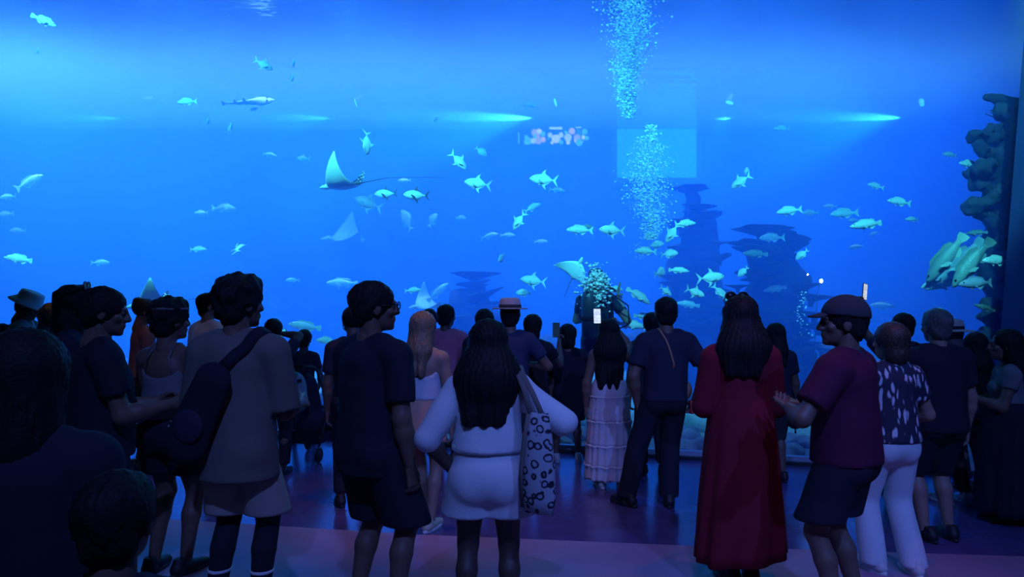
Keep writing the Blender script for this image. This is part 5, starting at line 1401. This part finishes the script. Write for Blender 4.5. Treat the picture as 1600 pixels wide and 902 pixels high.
p = person('black-haired visitor peeking above the white-shirt woman\'s head', 757, 7.6, 1.63, 0, 'f', 0.95, vox=0.02)
shirt(p, K['black'], 0.85, 0.7, 0.016); legs(p, K['black'], 0.1, name='trousers'); hair(p, 'bob', 'black', 0.10, 0.95); shoes(p, M_blk, M_blk)

p = person('man in light trilby hat and navy T-shirt, arms folded', 797, 6.9, 1.70, 0, 'm', 1.0, L=((-.55, .15, -.8), (.8, .5, .05)), R=((.60, .10, -.8), (-.8, .5, .05)), tone='tan', vox=0.016)
shirt(p, K['navy'], 0.88, 0.62, 0.018); legs(p, K['charcoal'], 0.5); hair(p, 'short', 'black'); hat(p, 'fedora', K['felt'], K['charcoal']); shoes(p, M_blk, M_blk)

# woman in white with tote bag
p = person('long-haired woman in white shirt and shorts, hands on hips', 763, 3.66, 1.59, 0, 'f', 1.06, L=((-.50, -.22, -.80), (.50, .35, -.75)), R=((.80, -.22, -.55), (-.72, .38, -.56)), feet=((-.12, 0), (.11, .02)), tone='brown', vox=0.013, hands=('flat', 'flat'), thumbs=((0, -1, 0), (0, -1, 0)))
s_ = shirt(p, K['white'], 0.955, 1.25, 0.018, 0.004, cuff=0.006, ph=2.0)
tr_ = legs(p, K['white'], 0.625, waist=0.985, loose=0.030, flare=0.046); hair(p, 'long', 'black', 0.34, 1.6); shoes(p, M_wht, M_sole)
mo('waistband', lathe([(p.pe * .93 + .032, .955), (p.pe * .93 + .037, .962), (p.pe * .91 + .037, .990), (p.pe * .91 + .030, .995)], 40, (0, 0, 0), 1, .78), K['white'], tr_)
tb = carried('tote_bag', 'patterned tote bag on the shoulder of the white-shirt woman', 'bag', p)
V = []
rings = []
for z, w, t in ((0.695, .055, .012), (0.70, .075, .024), (0.76, .085, .038), (0.90, .082, .042), (1.05, .068, .030), (1.16, .050, .014), (1.165, .045, .006)):
    rings.append([(0.245 + w * math.cos(a) * 0.9 + 0.4 * t * math.sin(a), -0.20 + t * math.sin(a) * 1.2 - 0.35 * w * math.cos(a), z + 0.004 * math.sin(5 * a)) for a in [2 * PI * k / 24 for k in range(24)]])
mo('bag', loft(rings), K['rings'], tb)
mo('side_panel', sweep([(0.170, -0.178, 0.72), (0.163, -0.172, 0.90), (0.178, -0.178, 1.05), (0.198, -0.185, 1.16)], 0, flat=(0.030, 0.02), up=(-1, 0.2, 0)), K['stone'], tb)
for k, dx in enumerate((0.0, 0.055)):
    mo('strap', sweep([(0.205 + dx, -0.185 - .02 * k, 1.155), (0.185 + dx * .6, -0.165, 1.25), (0.150 + dx * .4, -0.115, 1.335), (0.135 + dx * .4, -0.02, 1.375), (0.145 + dx * .4, 0.07, 1.33), (0.20 + dx, 0.12, 1.20)], 0, flat=(0.026, 0.006), up=[(0, -1, .2), (0, -1, .3), (0, -.7, .7), (0, 0, 1), (0, .7, .7), (0, 1, 0)]), K['stone'], tb)

p = person('person photographing the tank with a raised phone, right of the trilby', 833, 7.4, 1.58, -8, 'f', 0.92, R=((.35, .65, -.55), (-.05, .45, .9)), L=((-.2, .5, -.8), (.45, .8, .4)), vox=0.018, hands=('relax', 'grip'), head=(0, -10))
shirt(p, K['black'], 0.85, 0.5, 0.014); legs(p, K['black'], 0.1, name='trousers'); hair(p, 'bob', 'black', 0.08, 0.9); shoes(p, M_blk, M_blk)
phone('dark phone held up by the person right of the trilby', p, p.hand['R'] + (-.03, 0.02, 0.06), (0, 0, 0), (0.05, 0.2, 0.5), 0.12)

p = person('child in long black T-shirt dress and white sneakers', 887, 7.95, 1.47, 0, 'c', 1.0, feet=((-.13, -.02), (.12, .02)), tone='tan', vox=0.016)
shirt(p, K['black'], 0.45, 0.85, 0.022, 0.05, name='dress', cuff=0.02); hair(p, 'bob', 'black', 0.075, 0.9); shoes(p, M_wht, M_sole)

p = person('long-haired woman in tiered white skirt holding a phone overhead', 952, 6.85, 1.54, 0, 'f', 1.0, L=((-.24, -.05, -1), (-.02, .1, -1)), R=((.25, .85, .25), (-.55, .25, .85)), feet=((-.09, -.05), (.10, -.05)), tone='tan', vox=0.015, hands=('relax', 'grip'))
shirt(p, K['black'], 0.94, 0.35, 0.010, name='top', sleeves=False); skirt(p, K['skirt'], 0.99, 0.075, 0.135, 0.222, 22, 0.016, 0.86, tiers=[0.17, 0.42, 0.66, 0.86], power=0.45); hair(p, 'long', 'black', 0.50, 1.5); shoes(p, M_wht, M_sole)
phone('phone with bright white screen above the tiered-skirt woman', p, (-.065, 0.42, 1.575), (-8, 0, 6), (0.62, 0.75, 1.0), 1.5)

p = person('man in dark T-shirt and trousers standing legs apart, hands at hips', 1041, 6.2, 1.735, 0, 'm', 1.02, L=((-.32, -.12, -1), (.16, .22, -1)), R=((.46, -.22, -.85), (-.42, .25, -1)), feet=((-.34, -.02), (.02, -.02)), hip=-0.02, tone='tan', vox=0.014, head=(0, 0))
s_ = shirt(p, K['ink'], 0.88, 0.68, 0.018, 0.008); legs(p, K['black'], 0.075, name='trousers', loose=0.016, flare=0.018); hair(p, 'short', 'black'); shoes(p, M_blk, M_blk, (25, 0))
cb = carried('crossbody_strap_bag', 'small bag on orange-tan strap worn by the dark-trousered man', 'bag', p)
pt, up = surface_path(p, s_, lerp_path([(0.02, -0.2, 1.05), (0.04, -.2, 1.2), (-.03, -.15, 1.40), (-.075, -.02, 1.50), (-.06, .12, 1.42), (.10, .16, 1.15), (.18, .1, 1.0)], 4), 0.006)
mo('strap', sweep(pt[3:], 0, flat=(0.016, 0.005), up=up[3:]), K['tan'], cb)
mo('pouch', skin([ell((.18, .13, 0.95), (.07, .04, .09))], 0.015, .02), K['tan'], cb)
wl = carried('wallet', 'red wallet in the right hand of the dark-trousered man', 'wallet', p)
mo('cover', bevel_box(0.03, 0.09, 0.11, 0.008, tuple(p.hand['R'] + (0.012, -0.02, 0.03))), K['redcase'], wl)

p = person('visitor mostly hidden behind the dark-trousered man', 1019, 7.35, 1.60, 0, 'm', 0.95, feet=((-.10, 0), (.10, 0)), vox=0.02)
shirt(p, K['ink'], 0.85, 0.62, 0.014); legs(p, K['charcoal'], 0.10, name='trousers'); hair(p, 'short', 'black'); shoes(p, M_blk, M_sole)

# woman in red
p = person('woman in long red dress with sunglasses on dark hair', 1157, 4.46, 1.72, 0, 'f', 0.98, L=((-.20, .02, -1), (.35, .85, -.25)), R=((.17, .02, -1), (-.35, .85, -.2)), feet=((-.07, 0), (.07, .02)), hip=0.0, tone='tan', vox=0.013)
s_ = shirt(p, K['red'], 0.98, 1.05, 0.016, 0.0, name='dress', cuff=0.012); skirt(p, K['red'], 1.13, 0.155, 0.155, 0.262, 9, 0.020, 0.86, name='dress_skirt', power=0.5, tilt=0.03)
hair(p, 'long', 'black', 0.27, 1.45); sunglasses_up(p, M_frame); shoes(p, M_blk, M_blk)
p = person('dark-haired visitor half hidden behind the red dress', 1212, 7.05, 1.50, 5, 'f', 0.98, R=((.22, .0, -1), (.0, .25, -1)), feet=((-.06, 0), (.07, 0)), vox=0.017)
shirt(p, K['ink'], 0.80, 0.6, 0.014); legs(p, K['charcoal'], 0.38, flare=0.01); hair(p, 'long', 'black', 0.26, 1.0); shoes(p, M_blk, M_blk)
hb = carried('handbag', 'round black handbag hanging beside the red dress', 'bag', p)
mo('bag', skin([ell((0.185, -0.02, 0.60), (0.075, 0.05, 0.095)), ell((0.185, -0.02, 0.55), (0.07, 0.05, 0.05))], 0.014, 0.03), K['black'], hb)
mo('handle', sweep([(0.13, -.02, .66), (0.150, -.02, .78), (0.155, -.01, .88), (0.18, -.02, .80), (0.23, -.02, .66)], 0.008, 6), K['black'], hb)
mo('tassel', sweep([(0.185, -.02, .50), (0.188, -.02, .455)], [0.006, 0.009], 6), K['black'], hb)

# man in cap
p = person('man in cap turned left, maroon T-shirt and black shorts', 1322, 3.85, 1.70, 46, 'm', 1.02, L=((-.55, .30, -.78), (.75, .62, .10)), R=((.30, .40, -.85), (-.70, .65, .15)), feet=((-.12, 0), (.13, -.02)), head=(0, 34), tone='tan', vox=0.013)
shirt(p, K['maroon'], 0.86, 0.72, 0.026, 0.03, cuff=0.014); legs(p, K['black'], 0.555, loose=0.024, flare=0.02); hair(p, 'short', 'black'); hat(p, 'cap', K['charcoal']); shoes(p, M_blk, M_sole)

p = person('woman in leaf-print blouse and white flared trousers', 1393, 4.62, 1.555, 8, 'f', 1.0, L=((-.25, .2, -1), (.3, .9, .1)), R=((.42, .05, -.9), (-.4, .75, -.1)), feet=((-.10, .04), (.11, -.05)), head=(0, 20), tone='light', vox=0.013)
shirt(p, K['leaf'], 0.83, 0.55, 0.018, 0.012, name='blouse'); legs(p, K['white'], 0.05, waist=0.90, loose=0.012, flare=0.026, name='trousers'); hair(p, 'bob', 'brown', 0.075, 0.95); shoes(p, M_wht, M_sole)

p = person('grey-haired man in black T-shirt and knee-length black shorts', 1465, 5.27, 1.64, 6, 'm', 1.14, L=((-.3, .2, -1), (.2, .9, -.2)), R=((.22, -.02, -1), (.02, .2, -1)), feet=((-.10, 0), (.10, .02)), tone='light', vox=0.014)
shirt(p, K['black'], 0.78, 0.68, 0.022, 0.01); legs(p, K['black'], 0.455, loose=0.024, flare=0.015); hair(p, 'short', 'grey'); shoes(p, M_blk, M_sole)
p = person('visitor holding a phone overhead behind the leaf-print blouse', 1412, 6.55, 1.60, 0, 'm', 0.98, L=((-.30, .55, .55), (.05, .25, 1)), vox=0.018, hands=('grip', 'relax'))
shirt(p, K['ink'], 0.85, 0.6, 0.014); legs(p, K['black'], 0.1, name='trousers'); hair(p, 'short', 'black'); shoes(p, M_blk, M_blk)
phone('phone with lit edge held high at the right', p, p.hand['L'] + (0.03, -0.005, 0.055), (0, 8, 38), (0.8, 0.85, 1.0), 1.0)
p = person('person in pale straw hat behind the grey-haired man', 1486, 6.25, 1.53, 5, 'f', 1.0, feet=((-.06, 0), (.12, .0)), tone='light', vox=0.017)
shirt(p, K['charcoal'], 0.80, 0.7, 0.016); legs(p, K['charcoal'], 0.10, name='trousers'); hair(p, 'bob', 'grey', 0.10, 0.9); hat(p, 'straw', K['straw'], K['black']); shoes(p, M_wht, M_sole)
p = person('girl with very long black hair and black outfit at right', 1524, 6.7, 1.42, 0, 'c', 1.05, vox=0.017)
shirt(p, K['black'], 0.70, 0.7, 0.014); legs(p, K['black'], 0.10, name='trousers'); hair(p, 'long', 'black', 0.42, 1.05); shoes(p, M_blk, M_blk)
p = person('woman at the right edge facing left in pale top and long black skirt', 1574, 5.75, 1.48, 70, 'f', 1.0, L=((-.1, .3, -1), (.3, .9, .35)), R=((.1, .35, -1), (-.3, .9, .25)), tone='tan', vox=0.016)
shirt(p, K['grey'], 0.88, 0.4, 0.012, name='top'); skirt(p, K['black'], 0.93, 0.06, 0.165, 0.245, 12, 0.012, 0.92, power=0.5); hair(p, 'long', 'black', 0.34, 1.0); shoes(p, M_blk, M_blk)

# ---------------------------------------------------------------- the diver
dd = glass_d(930) + 0.6
p = person('diver in dark wetsuit with air tank among the fish', 932, dd, 1.76, -22, 'm', 1.08, L=((-.35, .5, -.8), (.35, .75, .1)), R=((.50, .20, -.70), (-.45, .30, .90)), feet=((-.12, -.35, .12), (.12, -.25, .10)), head=(-8, -10), tone='light', vox=0.015, z0=0.36, name='diver', hands=('relax', 'grip'))
p.root['category'] = 'diver'
M_suit = pm('neoprene', (0.018, 0.020, 0.035), 0.5, 0.15)
shirt(p, M_suit, 0.80, 0.55, 0.008, name='wetsuit', neck='none', cuff=0.0); legs(p, M_suit, 0.15, loose=0.006, name='wetsuit_legs')
mo('buoyancy_vest', skin([ell((0, -0.06, 1.25), (0.20, 0.14, 0.22)), ell((-.10, 0.05, 1.20), (0.10, 0.13, 0.2)), ell((.10, 0.05, 1.20), (0.10, 0.13, 0.2))], 0.02, 0.05), K['ink'], p.root)
tk = mo('air_tank', lathe([(0.05, 0.92), (0.088, 0.95), (0.09, 1.42), (0.07, 1.48), (0.025, 1.51), (0.025, 1.56)], 18, (-0.02, -0.26, 0)), pm('tank_paint', (0.05, 0.06, 0.10), 0.35), p.root)
mo('tank_band', lathe([(0.091, 1.14), (0.094, 1.145), (0.094, 1.185), (0.091, 1.19)], 18, (-0.02, -0.26, 0)), K['black'], tk)
mo('air_hose', sweep([(-.02, -.26, 1.55), (.12, -.22, 1.60), (.24, -.08, 1.50), (.22, .10, 1.50), (.06, .16, 1.60)], 0.012, 8), M_frame, p.root)
mo('pressure_hose', sweep([(-.02, -.26, 1.53), (.20, -.26, 1.50), (.42, -.12, 1.32), (.40, .0, 1.10), (.22, .06, 1.02)], 0.009, 8), M_frame, p.root)
hair(p, 'short', 'brown')
hobj(p, 'mask', join(box(-.07, .07, .085, .118, -.02, .04)), M_frame, smooth=False)
hobj(p, 'mask_strap', lathe([(.088, .0), (.091, .006), (.091, .022), (.088, .028)], 22, (0, -.01, 0), 1, 1.12), M_frame)
hobj(p, 'regulator', lathe([(.02, -.02), (.035, 0), (.03, .03)], 12, (0, .125, -.065)), M_frame)
mo('wristband', skin([cone(p.J['elbR'] + (p.J['wriR'] - p.J['elbR']) * .55, p.J['elbR'] + (p.J['wriR'] - p.J['elbR']) * .68, .046, .044, 1, True)], .010, .01), M_frame, p.root)
for sd in 'LR':
    an = p.J['ank' + sd]
    mo('flipper', extrude([(an[0] - .045, an[1] - .04), (an[0] + .045, an[1] - .04), (an[0] + .06, an[1] + .20), (an[0] + .10, an[1] + .55), (an[0] - .10, an[1] + .55), (an[0] - .06, an[1] + .20)], 0.02, 'xy', an[2] - .06), M_frame, p.root, smooth=False)
rl = carried('feeding_stick', 'orange-red feeding stick held up by the diver', 'stick', p)
hp = p.hand['R']
mo('rod', sweep([tuple(hp + (0.0, -.02, -.08)), tuple(hp + (.02, 0, .10)), tuple(hp + (.035, .01, .16))], [.012, .016, .010], 8), K['tan'], rl)
hd = p.root.matrix_basis @ Vector(p.J['head'])
rad = 0.007 + 0.020 * rg.random(900) ** 2
pts = np.array(px3(931, 449, dd - 0.20)) + rg.normal(size=(900, 3)) * np.array((0.075, 0.05, 0.11))
bubbles('cloud of exhaled bubbles around the diver\'s head', pts, rad)

# ---------------------------------------------------------------- the lit sign high on the hall's back wall, seen mirrored in the glass
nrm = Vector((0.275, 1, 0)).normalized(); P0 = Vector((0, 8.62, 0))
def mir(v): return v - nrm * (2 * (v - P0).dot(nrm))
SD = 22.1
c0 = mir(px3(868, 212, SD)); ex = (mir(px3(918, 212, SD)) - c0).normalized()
sg = empty('light_sign', c0); tag(sg, 'lit wall sign of coloured circles mirrored in the glass', 'sign')
ux = ex; uz = Vector((0, 0, 1)); uy = ux.cross(uz)
MS = Matrix(((ux.x, uy.x, uz.x, 0), (ux.y, uy.y, uz.y, 0), (ux.z, uy.z, uz.z, 0), (0, 0, 0, 1)))
k_ = SD / F
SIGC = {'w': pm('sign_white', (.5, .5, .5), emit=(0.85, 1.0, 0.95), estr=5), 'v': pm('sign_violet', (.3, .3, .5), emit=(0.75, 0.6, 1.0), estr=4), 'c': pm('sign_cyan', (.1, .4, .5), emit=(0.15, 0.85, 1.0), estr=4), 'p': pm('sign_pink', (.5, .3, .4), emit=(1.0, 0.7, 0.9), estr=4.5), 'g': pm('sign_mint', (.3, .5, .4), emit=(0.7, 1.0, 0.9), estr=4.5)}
mo('panel', xf(box(-58 * k_, 55 * k_, 0.0, 0.05, -16 * k_, 16 * k_), MS), M_black, sg, False)
side = -0.012 if (MS @ Vector((0, -1, 0))).y > 0 else 0.062
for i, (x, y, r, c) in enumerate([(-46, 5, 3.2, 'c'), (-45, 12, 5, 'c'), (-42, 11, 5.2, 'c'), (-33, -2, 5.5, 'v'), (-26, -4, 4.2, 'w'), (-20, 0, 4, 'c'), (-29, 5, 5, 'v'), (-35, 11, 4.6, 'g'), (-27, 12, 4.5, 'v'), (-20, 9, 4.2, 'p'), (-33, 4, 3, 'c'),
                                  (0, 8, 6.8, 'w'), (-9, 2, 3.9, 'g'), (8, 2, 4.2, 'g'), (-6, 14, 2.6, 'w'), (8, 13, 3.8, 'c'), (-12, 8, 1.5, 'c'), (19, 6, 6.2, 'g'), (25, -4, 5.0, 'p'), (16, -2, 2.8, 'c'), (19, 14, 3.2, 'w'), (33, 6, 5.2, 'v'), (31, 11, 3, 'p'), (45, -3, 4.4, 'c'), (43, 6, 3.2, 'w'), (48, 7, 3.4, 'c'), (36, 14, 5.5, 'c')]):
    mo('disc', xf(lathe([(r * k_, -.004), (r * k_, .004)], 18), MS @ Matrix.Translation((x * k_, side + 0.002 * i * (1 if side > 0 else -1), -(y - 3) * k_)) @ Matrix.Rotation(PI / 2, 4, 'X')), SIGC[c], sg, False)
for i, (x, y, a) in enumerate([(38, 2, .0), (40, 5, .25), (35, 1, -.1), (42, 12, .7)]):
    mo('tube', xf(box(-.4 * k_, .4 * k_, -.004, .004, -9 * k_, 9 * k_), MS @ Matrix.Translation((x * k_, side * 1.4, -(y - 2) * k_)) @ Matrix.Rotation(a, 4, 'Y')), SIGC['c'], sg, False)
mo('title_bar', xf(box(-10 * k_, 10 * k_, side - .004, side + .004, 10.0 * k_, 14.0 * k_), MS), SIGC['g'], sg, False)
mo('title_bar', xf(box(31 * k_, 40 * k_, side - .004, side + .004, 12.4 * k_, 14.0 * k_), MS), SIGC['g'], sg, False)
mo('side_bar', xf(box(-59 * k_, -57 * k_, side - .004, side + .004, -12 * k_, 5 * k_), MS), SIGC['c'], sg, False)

# ---------------------------------------------------------------- dim coloured downlights over the crowd, plus two added blue fills
M_glow = pm('downlight_glow', (.5, .4, .6), emit=(0.8, 0.5, 1.0), estr=1.0)
def downlight(label, loc, tgt, col, e, ang):
    r = empty('downlight', loc); tag(r, label, 'lamp', 'downlights in the hall ceiling')
    Q = (Vector(tgt) - Vector(loc)).to_track_quat('Z', 'Y').to_matrix().to_4x4()
    mo('can', xf(lathe([(0.05, -0.24), (0.10, -0.22), (0.11, -0.02), (0.12, 0.0), (0.10, -0.005)], 14), Q), M_house, r)
    mo('stem', sweep([(0, 0, 0.1), (0, 0, HC - loc[2])], 0.015, 6), M_house, r)
    spot('downlight_beam', Vector(loc) + (Vector(tgt) - Vector(loc)).normalized() * 0.03, tgt, col, e, ang, 0.8, 0.10)
DL = [('red downlight over the red dress and capped man', (2.3, 4.0, 5.6), (1.9, 4.3, 0), (1.0, 0.08, 0.10), 60, 40),
      ('peach downlight over the blonde woman and pink shirt', (-0.4, 5.2, 5.8), (-0.55, 6.3, 0), (1.0, 0.42, 0.25), 150, 38),
      ('amber downlight over the visitors at far left', (-3.6, 5.6, 5.8), (-3.3, 6.6, 0), (1.0, 0.45, 0.15), 70, 36),
      ('violet downlight over the pale floor', (0.6, 2.2, 6.0), (0.4, 4.6, 0), (0.50, 0.26, 1.0), 60, 60),
      ('added blue fill light at the back of the hall, left one', (0.4, -2.6, 7.4), (-0.1, 4.5, 0.8), (0.12, 0.22, 1.0), 1250, 44),  # unseen fill added for blue ambient light on the visitors' backs
      ('added blue fill light at the back of the hall, right one', (3.4, -2.6, 7.4), (2.4, 5.2, 0.8), (0.10, 0.22, 1.0), 1250, 44)]  # second added fill, same purpose on the right side
for a in DL: downlight(*a)
